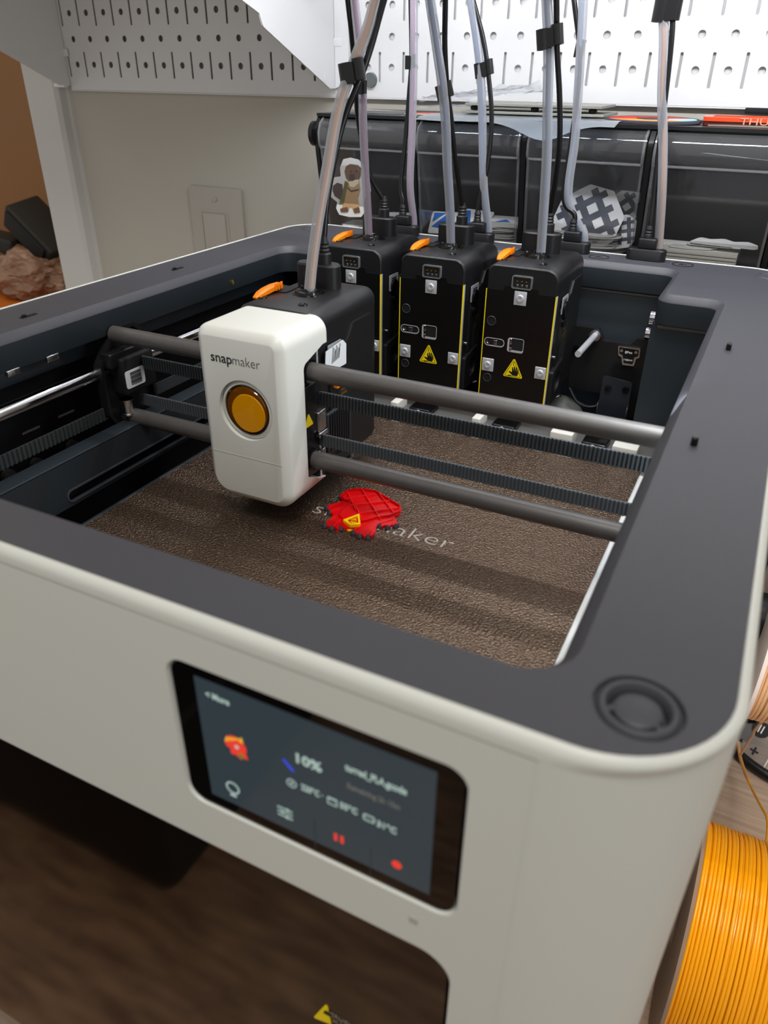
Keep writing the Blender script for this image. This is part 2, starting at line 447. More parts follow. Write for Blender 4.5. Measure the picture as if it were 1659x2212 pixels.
# ------------------------------------------------------------------ pegboards
def pegboard(x0, x1, hx, s, zA, label, tag_):
    """cells with a hole, a slot and a second-row hole"""
    t = thing('pegboard', ((x0 + x1) / 2, YP, .096), label, 'pegboard')
    zr = .0247; hr = .0031
    zlo = .0962
    bm = bmesh.new()
    n = int(math.ceil((x1 - x0) / s)) + 2
    i0 = int(math.floor((x0 - hx) / s)) - 1
    def cell(xa, xb, za, zb, holes):
        slab(bm, [[(xa, za), (xb, za), (xb, zb), (xa, zb)]] + holes, 'y', YP, YP + .0012)
    ztop = .42
    nrow = 6
    for i in range(i0, i0 + n + 2):
        cx = hx + i * s; xa = max(cx - .25 * s, x0); xb = min(cx + .75 * s, x1)
        if xb - xa < 1e-4: continue
        cell(xa, xb, zlo, zA - .0145, [])
        for r in range(nrow):
            z0 = zA - .0145 + r * 2 * zr
            holes = []
            for hz in (zA + r * 2 * zr, zA + (r * 2 + 1) * zr):
                if xa < cx - hr - .0005 and xb > cx + hr + .0005 and cx < x1 - .006: holes.append(circ(cx, hz, hr, 20))
            sx = cx + .5 * s
            if xa < sx - .002 and xb > sx + .002 and sx < x1 - .006:
                holes.append(rrect(sx - .00120, sx + .00120, zA - .0124 + r * 2 * zr, zA + .0126 + r * 2 * zr, .0008, 3))
            cell(xa, xb, z0, z0 + 2 * zr, holes)
    bmesh.ops.remove_doubles(bm, verts=bm.verts, dist=1e-6)
    obj('perforated_face', bm, 'peg', t, smooth=0)
    zt = zA - .0145 + nrow * 2 * zr
    obj('bottom_flange', B(x0, x1, YP, YW - .0005, .0952, .0964), 'peg', t, smooth=0)
    obj('side_flange', B(x0 - .001, x0 + .0002, YP, YW - .0005, .0952, zt), 'peg', t, smooth=0)
    obj('side_flange', B(x1 - .0002, x1 + .001, YP, YW - .0005, .0952, zt), 'peg', t, smooth=0)
    return t
tl = pegboard(-.782, -.4262, -.7668, .0254, .1217, 'dim left pegboard panel with bottom row of slots, above the light switch', 0)
tr = pegboard(-.4240, .40, -.3643, .02485, .1217, 'brightly lit right pegboard panel behind the storage bins', 1)
obj('added_backing', B(-.4236, .40, YP + .0034, YP + .0040, .0968, .30), 'peg', tr, smooth=0)  # white sheet added close behind the board so its holes look lit
bm = rodm(bmesh.new(), (-.3858, YP - .004, .1112), (-.3858, YP + .001, .1112), .0062, 20, r2=.0066)
obj('mounting_screw', bm, mat('screw_grey', (110, 116, 114), .4, metal=.4), tr)
obj('magnet_strip', B(-.047, .06, YP - .004, YP - .0002, .0925, .0965, bev=.0006), 'blackmatte', tr)
# faint proud lip along the lower part of the left board
# hanging tab
def bracket(name, x, poly, label, hole=None):
    t = thing(name, (x, YP, .1), label, 'shelf bracket')
    obj('side_plate', S([poly] + ([circ(*hole)] if hole else []), 'x', x - .0008, x + .0008), 'peg', t, smooth=0)
    return t
bp_l = [(YP - .0012, .1005), (.727, .1008), (.6535, .1341), (.56, .178), (.48, .235), (.455, .26), (.455, .2995), (YP - .0012, .2995)]
t = bracket('shelf_bracket', -.7835, bp_l, 'grey steel bracket side at the left end of the left pegboard')
obj('hook_tab', B(-.7835, -.7765, YP - .0035, YP - .0012, .1295, .1372, bev=.0006), 'peg', t)
obj('hook_tab', B(-.8, -.783, YP - .010, YP - .004, .0985, .1025, bev=.0006), 'peg', t)
bp_r = [(YP - .0012, .1035), (.7303, .1035), (.622, .1500), (.6175, .1590), (.594, .1668), (.56, .185), (.48, .238), (.455, .26), (.455, .2995), (YP - .0012, .2995)]
t = bracket('shelf_bracket', -.4252, rpoly(bp_r, [0, .002, .004, .003, .004, 0, 0, 0, 0, 0], 4), 'bright white steel bracket between the two pegboards')
obj('hook_tab', B(-.4252, -.4165, YP - .0035, YP - .0012, .1385, .1455, bev=.0006), 'peg', t)
obj('flange', S(rpoly([(-.424, .1035), (-.409, .1095), (-.409, .2995), (-.424, .2995)], [0, .005, 0, 0], 4), 'y', YP - .003, YP - .0013), 'peg', t, smooth=0)
obj('rivet', rodm(bmesh.new(), (-.4264, .7245, .1125), (-.4242, .7245, .1125), .0052, 16), 'peg', t)
sh = thing('shelf', (-.2, .6, .30), 'white steel shelf above the pegboard brackets', 'shelf')
obj('shelf_panel', B(-.84, .36, .455, YP - .002, .300, .304), 'peg', sh, smooth=0)
obj('front_lip', B(-.84, .36, .453, .456, .282, .304), 'peg', sh, smooth=0)
lb = thing('light_bar', (-.07, .6, .29), 'slim white light bar under the shelf', 'light')
obj('housing', B(-.39, .25, .487, .513, .288, .2998, bev=.002), 'white', lb)
obj('diffuser', B(-.385, .245, .490, .510, .2850, .288), mat('led_diffuser', (255, 255, 255), .5, emit=(240, 245, 255), estr=3), lb)

# ------------------------------------------------------------------ desk
dk = thing('desk', (0, .3, DESK), 'light wood desk top under the printer and spools', 'desk')
obj('desk_top', B(-.76, .75, .097, YW - .002, DESK - .03, DESK, bev=.002), 'desk', dk)
for x in (-.72, .70):
    for y in (.13, .70): obj('leg', B(x - .02, x + .02, y - .02, y + .02, -1.2, DESK - .03), 'metalblack', dk)

# ================================================================== PRINTER
PR = thing('printer', (-.185, .36, DESK), 'large white and charcoal enclosed 3D printer on the desk', '3D printer')
X0, X1, Y0, Y1 = -.3895, .0192, .1130, .6150
SH = [(X0, Y0), (X1, Y0), (X1, Y1), (X0, Y1)]
RC = .0345
def ringz(ins, z, r=RC, seg=14):
    return [(p[0], p[1], z) for p in rpoly(inset(SH, ins), max(r - ins, .001), seg)]
# top roundover (whole ring)
bm = bmesh.new()
rim = [(.0033, -.006, .0330), (.0032, -.0003, .0330), (.0028, .0003, .0330), (.0021, .0005, .0330), (.0014, .0002, .0332), (.0008, -.0004, .0334), (.0003, -.0013, .0340), (.0001, -.0023, .0350), (0, -.0034, .0365), (0, -.0050, .0380)]
loft(bm, [ringz(i, z, r) for i, z, r in rim])
obj('top_rim', bm, 'shell', PR)
# side and back skin: open across the straight part of the front
full = ringz(0, -.0050, r=.038)
ns = 15
# points order: corner0 (front-left) seg+1, corner1 (front-right), corner2, corner3
path = full[ns - 1:] if False else None
c0 = full[0:15]; c1 = full[15:30]; c2 = full[30:45]; c3 = full[45:60]
open_path = c1 + c2 + c3 + c0      # from end of front straight around the back to its start
bm = bmesh.new()
za, zb = -.0048, DESK + .012
V = [[bm.verts.new((p[0], p[1], z)) for p in open_path] for z in (za, zb)]
Vi = [[bm.verts.new((p[0] + (.003 if p[0] < -.3 else -.003 if p[0] > -.05 else 0), p[1] + (.003 if p[1] < .2 else -.003), z)) for p in open_path] for z in (za, zb)]
for i in range(len(open_path) - 1):
    bm.faces.new((V[0][i], V[0][i + 1], V[1][i + 1], V[1][i])); bm.faces.new((Vi[0][i], Vi[1][i], Vi[1][i + 1], Vi[0][i + 1]))
obj('side_shell', bm, 'shell', PR)
fx0, fx1 = c0[-1][0], c1[0][0]
dis = rrect(-.1218, -.0334, -.0735, -.0164, .0063)
door = rpoly([(-.352, -.44), (-.0334, -.44), (-.0334, -.0929), (-.352, -.0929)], [.01, .01, .0105, .0105], 8)
bm = S([[(fx0, zb), (fx1, zb), (fx1, za), (fx0, za)], dis, door], 'y', Y0, Y0 + .004)
obj('front_panel', bm, 'shell', PR, smooth=20)
# lips around the two front openings
def lip(poly, d, depth):
    a = [(p[0], Y0 - .0002, p[1]) for p in inset(poly, -.0004)] ; b = [(p[0], Y0 + depth, p[1]) for p in inset(poly, d)]
    return a, b
bm = bmesh.new(); n = len(dis)
loft(bm, [[(p[0], Y0 + .0001, p[1]) for p in dis], [(p[0] - (p[0] + .0776) * .012, Y0 + .0012, p[1] - (p[1] + .0450) * .018) for p in dis], [(p[0] - (p[0] + .0776) * .012, Y0 + .004, p[1] - (p[1] + .0450) * .018) for p in dis]])
obj('display_lip', bm, 'shell', PR)
obj('door_seam', B(fx1 - .0006, fx1 + .0001, Y0 - .0001, Y0 + .002, zb, za - .0002), 'shell', PR, smooth=0)
obj('base_foot', S(rpoly(inset(SH, .006), .026, 8), 'z', DESK, DESK + .014), 'black', PR)

# display
obj('display_bezel', S(rrect(-.1207, -.0346, -.0728, -.0171, .0056), 'y', Y0 + .0008, Y0 + .003), 'glassblack', PR, label='black glass display bezel')
SC = obj('screen', B(-.1127, -.0416, Y0 + .0006, Y0 + .0009, -.0680, -.0209), 'screen', PR, label='lit dark blue-grey touch screen', smooth=0)
YS = Y0 + .0005
SX0, SX1, SZ0, SZ1 = -.1102, -.0407, -.0638, -.0178
def scr(u, v):   # full-image pixel on the display face
    q = py(u, v, YS); return q.x, q.z
def ui(name, s, u, v, size, m='ui', width=None, bold=.00008):
    x, z = scr(u, v); text(name, s, size, m, SC, (x, YS, z), width=width, bold=bold, ext=.00004)
ui('back_text', '< More', 469, 1509, .0030, width=.0078)
ui('percent_text', '10%', 664, 1648, .0048, width=.0078, bold=.00015)
ui('file_text', 'turred_PLA.gcode', 811, 1684, .0034, width=.0172)
ui('time_text', 'Remaining 2h 15m', 806, 1721, .0028, m='uidim', width=.0150)
ui('temp_text', '220°C ·', 674, 1710, .0032, width=.0068)
ui('temp_text', '55°C', 753, 1747, .0032, width=.0052)
ui('temp_text', '31°C', 835, 1788, .0032, width=.0056)
def flat(name, poly, m, parent, y=YS, th=.00008):
    return obj(name, S(poly, 'y', y - th, y), m, parent, smooth=0)
def sp(u, v): x, z = scr(u, v); return (x, z)
x, z = sp(630, 1692); flat('nozzle_icon', [circ(x, z, .0016, 20), circ(x, z, .0013, 20)], 'ui', SC); flat('nozzle_icon', circ(x, z, .0005, 8), 'ui', SC)
x, z = sp(718, 1732); flat('bed_icon', [rrect(x - .0015, x + .0015, z - .0013, z + .0014, .0002), rrect(x - .0012, x + .0012, z - .001, z + .0008, .0002)], 'ui', SC)
x, z = sp(797, 1768); flat('chamber_icon', [rrect(x - .0017, x + .0017, z - .0012, z + .0012, .0006), rrect(x - .0013, x + .0013, z - .0008, z + .0008, .0004)], 'ui', SC)
x, z = sp(503, 1702); flat('lamp_icon', [circ(x, z, .0024, 24), circ(x, z, .0019, 24)], 'ui', SC); flat('lamp_icon', rrect(x - .0012, x + .0010, z - .0037, z - .0028, .0002), 'ui', SC)
x, z = sp(616, 1757)
for j in range(3): flat('settings_icon', [(x - .0025, z + .0016 - j * .0016), (x + .0025, z + .0016 - j * .0016), (x + .0025, z + .0020 - j * .0016), (x - .0025, z + .0020 - j * .0016)], 'ui', SC)
for dx, dz in ((.0009, .0018), (-.0008, .0002), (.0006, -.0014)): flat('settings_icon', circ(x + dx, z + dz, .0006, 8), 'ui', SC)
x, z = sp(732, 1811)
for dx in (-.0010, .0010): flat('pause_icon', [(x + dx - .0005, z - .0015), (x + dx + .0005, z - .0015), (x + dx + .0005, z + .0015), (x + dx - .0005, z + .0015)], 'uired', SC)
x, z = sp(857, 1868); flat('stop_icon', rpoly(circ(x, z, .0016, 6), .0004, 3), 'uired', SC)
a = sp(612, 1640); b = sp(633, 1666); flat('progress_arc', [(a[0] - .0004, a[1]), (b[0] - .0004, b[1]), (b[0] + .0005, b[1]), (a[0] + .0005, a[1])], 'uiblue', SC)
x, z = sp(511, 1615)
head = [(-.0040, .0006), (-.0032, .0030), (-.0016, .0040), (.0004, .0042), (.0018, .0036), (.0024, .0046), (.0026, .0028), (.0034, .0008), (.0030, -.0014), (.0038, -.0034), (.0022, -.0030), (.0012, -.0042), (-.0004, -.0030), (-.0022, -.0034), (-.0022, -.0012), (-.0034, -.0008)]
flat('model_preview', rpoly([(x + p[0], z + p[1]) for p in head[::-1]], .0004, 2), 'uired', SC)
for q in range(5):
    a0 = -.0038 + q * .0012; flat('preview_scale', [(x + a0, z + .0012 + q * .0007), (x + a0 + .0007, z + .0010 + q * .0007), (x + a0 + .0013, z + .0028 + q * .0004), (x + a0 + .0007, z + .0029 + q * .0004)], 'uiyel', SC, y=YS - .0001)
flat('preview_horn', [(x + .0012, z + .0030), (x + .0026, z + .0030), (x + .0022, z + .0052)], 'uiyel', SC, y=YS - .0001)
flat('preview_eye', circ(x + .0002, z + .0004, .0007, 10), 'ui', SC, y=YS - .0001)
flat('preview_foot', circ(x + .0014, z - .0026, .0010, 8), 'uigreen', SC, y=YS - .0001)
for u in (680, 800):
    x, z = sp(u, 1800 if u == 680 else 1860); flat('tile_line', [(x, z - .006), (x + .0002, z - .006), (x + .0002, z + .006), (x, z + .006)], 'uiline', SC)
x, z = sp(895, 1982); obj('status_light', S(rrect(x - .0013, x + .0013, z - .0019, z + .0006, .0002), 'y', Y0 - .00015, Y0 + .0002), mat('status_window', (176, 172, 162), .35), PR)

# door with glass and its warning label
obj('door_glass', S(rpoly([(-.3505, -.439), (-.0350, -.439), (-.0350, -.0943), (-.3505, -.0943)], [.009] * 4, 8), 'y', Y0 + .0022, Y0 + .0055), 'doorglass', PR, label='dark glossy glass front door')
WL = obj('warning_label', S(rpoly([py(677, 2197, Y0 + .002).xz[:], py(716, 2212, Y0 + .002).xz[:], py(706, 2167, Y0 + .002).xz[:]], .0006, 4), 'y', Y0 + .0018, Y0 + .0021), 'yellowlabel', PR, label='yellow triangular warning sticker')
q = py(702, 2192, Y0)
text('warning_text', 'CRUSHING', .0030, mat('door_text', (120, 108, 96), .6), PR, (q.x + .0078, Y0 + .0019, q.z - .0021), align='CENTER')
text('warning_text', 'HAND', .0030, mat('door_text2', (120, 108, 96), .6), PR, (q.x + .0062, Y0 + .0019, q.z - .0056))
obj('hand_symbol', S(rpoly([(q.x - .0020, q.z - .0035), (q.x + .0014, q.z - .0035), (q.x + .0016, q.z - .0015), (q.x - .0008, q.z - .0010)], .0004, 3), 'y', Y0 + .0016, Y0 + .0018), 'labelblack', PR)

# deck with opening
DK = [(-.3862, .1155), (.0162, .1155), (.0162, .6120), (-.3862, .6120)]
OP = [(-.348, .1335), (-.0188, .1335), (-.0188, .507), (-.0550, .507), (-.0550, .583), (-.310, .583), (-.310, .520), (-.348, .520)]
OR = [.014, .014, .010, .006, .012, .012, .006, .016]
def opr(d, seg=7):
    rr = [r - d if convex else r + d for r, convex in zip(OR, (1, 1, 1, 0, 1, 1, 0, 1))]
    return rpoly(inset(OP, d), [max(r, .0005) for r in rr], seg)
bm = bmesh.new()
KN = (-.0030, .1334)
loops = [rpoly(DK, .030, 14), opr(0), circ(KN[0], KN[1], .0100, 40)]
f2 = slab(bm, loops, 'z', 0, -.001, sides=False, back=False)
ol = rpoly(DK, .030, 14)
loft(bm, [[(p[0], p[1], z) for p in ol] for z in (0, -.008)])
loft(bm, [[(p[0], p[1], z) for p in opr(d)] for d, z in ((0, 0), (.0035, -.0032), (.0040, -.0045))])
obj('deck', bm, 'deck', PR, smooth=30, label='charcoal top frame with a bevelled opening')
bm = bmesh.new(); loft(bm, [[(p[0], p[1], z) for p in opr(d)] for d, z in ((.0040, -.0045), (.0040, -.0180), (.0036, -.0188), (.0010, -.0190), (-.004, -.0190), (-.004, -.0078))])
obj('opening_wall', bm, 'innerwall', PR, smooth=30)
# front right round feature, recessed rings
bm = lathe(bmesh.new(), [(0, -.0006), (.0046, -.0006), (.0053, -.0011), (.0056, -.0035), (.0064, -.0035), (.0067, -.0010), (.0073, .0002), (.0082, .0004), (.0088, -.0001), (.0091, -.0012), (.0097, -.0014), (.0100, 0)], (KN[0], KN[1], 0), n=48)
obj('corner_port', bm, 'deck', PR, label='round recessed ring at the front right deck corner', smooth=40)
for a in (-2.85, -.55):
    bm = B(.0052, .0068, -.0007, .0007, -.0035, -.0010, bev=.0003); bm.transform(Matrix.Translation((KN[0], KN[1], 0)) @ Matrix.Rotation(a, 4, 'Z')); obj('port_rib', bm, 'deck', PR)
for c, r in (((.002, .590), .0098), ((-.366, .592), .0098)):
    bm = lathe(bmesh.new(), [(0, .0003), (r * .55, .0003), (r * .6, -.0001 + .0003), (r * .62, .0001), (r * .75, .0001), (r * .78, .0006), (r * .92, .0007), (r, .0001)], (c[0], c[1], 0), n=40)
    obj('corner_port', bm, 'deck', PR, smooth=40)
for x, y in ((-.0089, .4076), (-.0098, .2813)):
    bm = lathe(bmesh.new(), [(0, .0034), (.0009, .0033), (.0013, .0028), (.0014, 0)], (x, y, 0), n=16)
    bm.transform(Matrix.Translation((0, y, 0)) @ Matrix.Diagonal((1, 1.5, 1, 1)) @ Matrix.Translation((0, -y, 0))); obj('lid_pin', bm, 'blackgloss', PR)
for x, y in ((-.3620, .2838), (-.3652, .4132)):
    obj('lid_slot', B(x - .0012, x + .0012, y - .0052, y + .0052, .00005, .0004), 'blackmatte', PR)
    obj('lid_pin', B(x - .0008, x + .0008, y - .0042, y - .0015, .0002, .0016, bev=.0003), 'blackgloss', PR)
# small lock marks printed by the tool ports
for q in (pz(1475, 572, 0), pz(1240, 552, 0) + Vector((.018, .004, 0))):
    obj('lock_mark', S([circ(q.x, q.y, .0075, 36), circ(q.x, q.y, .0070, 36)], 'z', .00005, .0003), 'black', PR)
    text('lock_mark', 'A-', .006, 'black', PR, (q.x, q.y, .0001), rx=0)
text('port_text', '▮ ▬▬▬', .003, mat('port_grey', (120, 120, 124), .6), PR, (pz(1125, 540, 0).x, pz(1125, 540, 0).y, .0002), rx=0, width=.02)

# ---- chamber
ch = bmesh.new()
box(ch, -.380, -.376, .140, .590, -.40, -.02)      # left
box(ch, .004, .008, .150, .590, -.40, -.02)        # right
box(ch, -.374, .004, .592, .596, -.40, -.02)       # back
box(ch, -.366, -.006, .1260, .1300, -.0905, -.02)     # front header
box(ch, -.372, .002, .140, .590, -.41, -.40)
obj('chamber_wall', ch, 'blackmatte', PR, smooth=0)
# back recess wall below the deck lip (tool bay)
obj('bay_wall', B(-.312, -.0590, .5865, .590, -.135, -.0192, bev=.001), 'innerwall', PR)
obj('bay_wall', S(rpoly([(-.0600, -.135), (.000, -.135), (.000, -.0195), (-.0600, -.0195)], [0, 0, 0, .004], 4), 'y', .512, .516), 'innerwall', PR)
obj('seam_highlight', B(-.310, -.0560, .5850, .588, -.0230, -.0205, bev=.0008), 'rod', PR)  # lighter strips stand in for the highlight along the bay wall seam
obj('seam_highlight', B(-.0560, .003, .5095, .513, -.0230, -.0205, bev=.0008), 'rod', PR)
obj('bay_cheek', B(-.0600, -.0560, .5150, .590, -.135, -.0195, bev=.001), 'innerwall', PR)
# left interior: ledge with slot, guide rod, belt
slot = rpoly([(.2575, -.0973), (.455, -.0973), (.455, -.0912), (.2575, -.0912)], .003, 6)
lp = rpoly([(.145, -.1005), (.246, -.1005), (.50, -.1005), (.50, -.0735), (.145, -.0735)], 0)
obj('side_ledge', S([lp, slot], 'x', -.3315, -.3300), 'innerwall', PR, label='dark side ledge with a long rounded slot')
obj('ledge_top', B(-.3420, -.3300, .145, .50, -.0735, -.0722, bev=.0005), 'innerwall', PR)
sl2 = rpoly([(.2565, -.0983), (.456, -.0983), (.456, -.0902), (.2565, -.0902)], .004, 6)
obj('slot_rim', S([sl2, slot], 'x', -.3302, -.3294), 'deck', PR)
obj('slot_back', B(-.342, -.338, .145, .50, -.106, -.073), 'blackmatte', PR, smooth=0)
obj('guide_rod', rodm(bmesh.new(), (-.3480, .145, -.0400), (-.3480, .585, -.0400), .0042, 20), 'chrome', PR, label='polished chrome guide rod')
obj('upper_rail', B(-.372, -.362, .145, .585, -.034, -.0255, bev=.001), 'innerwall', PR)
bm = bmesh.new(); box(bm, -.3466, -.3458, .145, .585, -.0688, -.0610)
yy = .145
while yy < .33: box(bm, -.3458, -.3449, yy, yy + .0014, -.0688, -.0610); yy += .0030
obj('side_belt', bm, 'beltdark', PR, smooth=0, label='ribbed black drive belt')
for u, v in ((108, 607), (460, 468)):
    q = Vector((-.3438, 0, 0)); a_ = ray(u / 4.1475, 640 + v / 4.1475); q = CAM + a_ * (-.3439 / a_.x)
    obj('lid_clip', B(-.3460, -.3438, q.y - .0042, q.y + .0042, -.0215, -.0180, bev=.0005), 'steel', PR)
for u, v in ((275, 1200), (590, 1052)):
    a_ = ray(u / 4.1475, 640 + v / 4.1475); q = CAM + a_ * (-.350 / a_.x)
    obj('belt_clip', B(-.3505, -.3495, q.y - .006, q.y + .006, q.z - .0005, q.z + .0008), 'steel', PR)
for u, v in ((340, 1510), (660, 1345), (90, 1615)):
    a_ = ray(u / 4.1475, 640 + v / 4.1475); q = CAM + a_ * (-.372 / a_.x)
    obj('wall_screw', rodm(bmesh.new(), (-.3745, q.y, q.z), (-.371, q.y, q.z), .0042, 14), 'greymetal', PR)
q = py(832, 0, .5) if False else CAM + ray(501, 612) * (-.3440 / ray(501, 612).x)
obj('wall_screw', rodm(bmesh.new(), (-.3470, q.y, q.z), (-.3436, q.y, q.z + .0006), .0020, 12), 'chrome', PR)
# right: light strip under the deck
obj('chamber_lamp', B(.000, .004, .17, .43, -.036, -.026, bev=.001), 'white', PR)

# ---- gantry
GA = bpy.data.objects.new('gantry', None); COL.objects.link(GA); GA.parent = PR; GA.location = Vector((-.17, .326, -.045)) - PR.location
GA['label'] = 'crossbar of two dark rods and ribbed belts'
GY = .325
for z, name in ((-.0185, 'upper_rod'), (-.0705, 'lower_rod')):
    obj(name, rodm(bmesh.new(), (-.343, GY, z), (.004, GY, z), .0050, 24), 'rod', GA)
def belt(y, zc, h, x0, x1):
    bm = bmesh.new(); box(bm, x0, x1, y, y + .0010, zc - h / 2, zc + h / 2)
    x = x0
    while x < x1: box(bm, x, x + .0009, y - .0008, y, zc - h / 2, zc + h / 2); x += .0020
    return bm
obj('belt', belt(.3345, -.0372, .0078, -.340, .003), 'belt', GA, smooth=0)
obj('belt', belt(.3345, -.0625, .0072, -.340, .003), 'belt', GA, smooth=0)
# left end bracket
bk = rpoly([(.309, -.034), (.309, -.066), (.316, -.077), (.338, -.081), (.352, -.072), (.352, -.024), (.341, -.0150), (.326, -.0150)], .004, 5)
obj('end_bracket', S(bk, 'x', -.3475, -.3445), 'black', GA)
bki = rpoly([(.3112, -.035), (.3112, -.065), (.3178, -.0748), (.337, -.0785), (.3495, -.071), (.3495, -.026), (.3400, -.0172), (.3272, -.0172)], .0035, 5)
obj('bracket_rim', S([bk, bki] if len(bk) else bk, 'x', -.3445, -.3415), 'black', GA)
obj('bracket_block', B(-.3445, -.333, .318, .345, -.054, -.031, bev=.0015), 'blackmatte', GA)
obj('bracket_block', B(-.3445, -.336, .312, .345, -.036, -.0270, bev=.001), 'black', GA)
lbm = S(rrect(.3185, .3345, -.0500, -.0390, .0015), 'x', -.3330, -.3327); LB = obj('bracket_label', lbm, 'label', GA)
for j in range(9):
    obj('barcode_bar', B(-.33275, -.3325, .3225, .3315, -.0482 + j * .0009, -.0482 + j * .0009 + (.0005 if j % 3 else .0003)), 'labelblack', LB, smooth=0)
obj('pulley', lathe(bmesh.new(), [(0, 0), (.0042, 0), (.0042, .0008), (.0034, .0012), (.0034, .0090), (.0042, .0094), (.0042, .0102), (0, .0102)], (-.3385, .3215, -.0680), n=20), 'chrome', GA, label='polished steel belt pulley')
obj('pulley_pin', rodm(bmesh.new(), (-.3385, .3215, -.078), (-.3385, .3215, -.066), .0016, 10), 'blackgloss', GA)

# ---- empty dock at the right end of the tool bay
XD = -.0805
DC = bpy.data.objects.new('tool_dock', None); COL.objects.link(DC); DC.parent = PR; DC.location = Vector((XD, .565, -.08)) - PR.location
DC['label'] = 'empty dock bracket with a steel pin'
def P(pts, y): return [tuple(py(u, v, y).xz) for u, v in pts]
br = P([(1228, 838), (1236, 706), (1291, 714), (1301, 740), (1362, 748), (1378, 735), (1421, 741), (1413, 810), (1396, 898), (1350, 905), (1300, 850)], .565)
obj('dock_plate', S(br[::-1], 'y', .565, .567), 'metalblack', DC, smooth=0)
obj('dock_plate_edge', S(P([(1236, 703), (1292, 711), (1302, 737), (1362, 745), (1378, 732), (1422, 738), (1421, 741), (1378, 735), (1362, 748), (1301, 740), (1291, 714), (1236, 706)], .565)[::-1], 'y', .5650, .572), 'metalblack', DC, smooth=0)
a = py(1286, 724, .563); b = py(1250, 766, .535)
obj('dock_pin', rodm(bmesh.new(), (a.x, .566, a.z), (a.x - .0005, .513, a.z + .0002), .0023, 16), 'zinc', DC, label='polished steel locating pin')
obj('pin_base', rodm(bmesh.new(), (a.x, .5655, a.z), (a.x, .561, a.z), .0042, 16), 'steel', DC)
a = py(1246, 753, .565); obj('dock_screw', lathe(bmesh.new(), [(0, .001), (.0012, .001), (.0014, .002), (.0030, .002), (.0032, 0)], (a.x, .565, a.z), (0, -1, 0), 16), 'blackgloss', DC)
sb = P([(1336, 746), (1384, 752), (1382, 772), (1375, 774), (1370, 790), (1345, 787), (1343, 770), (1336, 766)], .5645)
sb2 = P([(1339, 749), (1381, 755), (1379, 769), (1371, 771), (1367, 786), (1348, 783), (1346, 767), (1339, 763)], .5645)
obj('sensor_rim', S([rpoly(sb[::-1], .0006, 3), rpoly(sb2[::-1], .0005, 3)], 'y', .5630, .565), 'steel', DC, smooth=0)
obj('sensor', S(rpoly(sb2[::-1], .0005, 3), 'y', .5635, .565), 'blackgloss', DC, smooth=0)
for u, v in ((1343, 757), (1374, 761)):
    a = py(u, v, .5635); obj('sensor_screw', rodm(bmesh.new(), (a.x, .5628, a.z), (a.x, .5645, a.z), .0011, 10), 'steel', DC)
a = py(1358, 762, .5635); text('sensor_mark', '8P∞', .0028, 'label', DC, (a.x, .5634, a.z))
a = py(1356, 778, .5635); text('sensor_mark', '1YBEWP', .0018, 'label', DC, (a.x, .5634, a.z))
for cu in ((1424, 688), (1414, 722)):
    c = py(cu[0], cu[1], .560)
    bm = lathe(bmesh.new(), [(.0036, -.006), (.0036, .006), (.0048, .006), (.0048, -.006), (.0036, -.006)], (c.x, .560, c.z), (1, 0, 0), 20)
    bmesh.ops.bisect_plane(bm, geom=bm.verts[:] + bm.edges[:] + bm.faces[:], plane_co=(c.x, .5605, c.z), plane_no=(0, 1, 0), clear_outer=True)
    obj('claw', bm, 'chrome', DC)
a = py(1405, 800, .555); b = py(1395, 895, .555)
obj('hook_block', B(b.x - .005, a.x + .003, .545, .565, b.z, a.z, bev=.0008), 'blackgloss', DC)
a = py(1424, 763, .566); obj('side_screw', lathe(bmesh.new(), [(0, 0), (.001, 0), (.0012, .001), (.0022, .001), (.0024, -.001)], (a.x + .001, .5655, a.z), (0, -1, 0), 14), 'greymetal', DC)
a1 = py(1303, 811, .548); a2 = py(1366, 828, .548); a3 = py(1355, 905, .548); a4 = py(1290, 900, .548)
ab = rpoly([(a1.x, a1.z - .060), (a2.x, a1.z - .060), (a2.x, a2.z), (a1.x, a1.z)], [0, 0, .002, .002], 4)
obj('arm_plate', S(ab, 'y', .548, .5495), mat('arm_dark', (32, 36, 44), .3), DC)
for x in (a1.x - .0004, a2.x - .0004): obj('arm_edge', B(x, x + .0009, .544, .5495, a1.z - .06, a1.z - .020), 'steel', DC, smooth=0)
for u, v in ((1313, 840), (1351, 843)):
    a = py(u, v, .547); obj('arm_screw', lathe(bmesh.new(), [(0, .0004), (.0010, .0004), (.0012, .0014), (.0024, .0014), (.0026, 0)], (a.x, .548, a.z), (0, -1, 0), 16), 'blackgloss', DC)
cb = spline([(-.117, .56, -.092), (-.108, .556, -.101), (-.096, .556, -.102), (-.086, .562, -.094), (-.082, .575, -.088)], 8)
obj('dock_cable', sweep(bmesh.new(), cb, .0014, 8), 'cable', DC)
c = py(1215, 885, .575); bm = bmesh.new(); bmesh.ops.create_uvsphere(bm, u_segments=24, v_segments=16, radius=.020)
bm.transform(Matrix.Translation((c.x - .001, .575, c.z - .010)) @ Matrix.Diagonal((1, .6, 1.1, 1)))
obj('silicone_cap', bm, mat('cap_grey', (120, 124, 120), .5), DC)

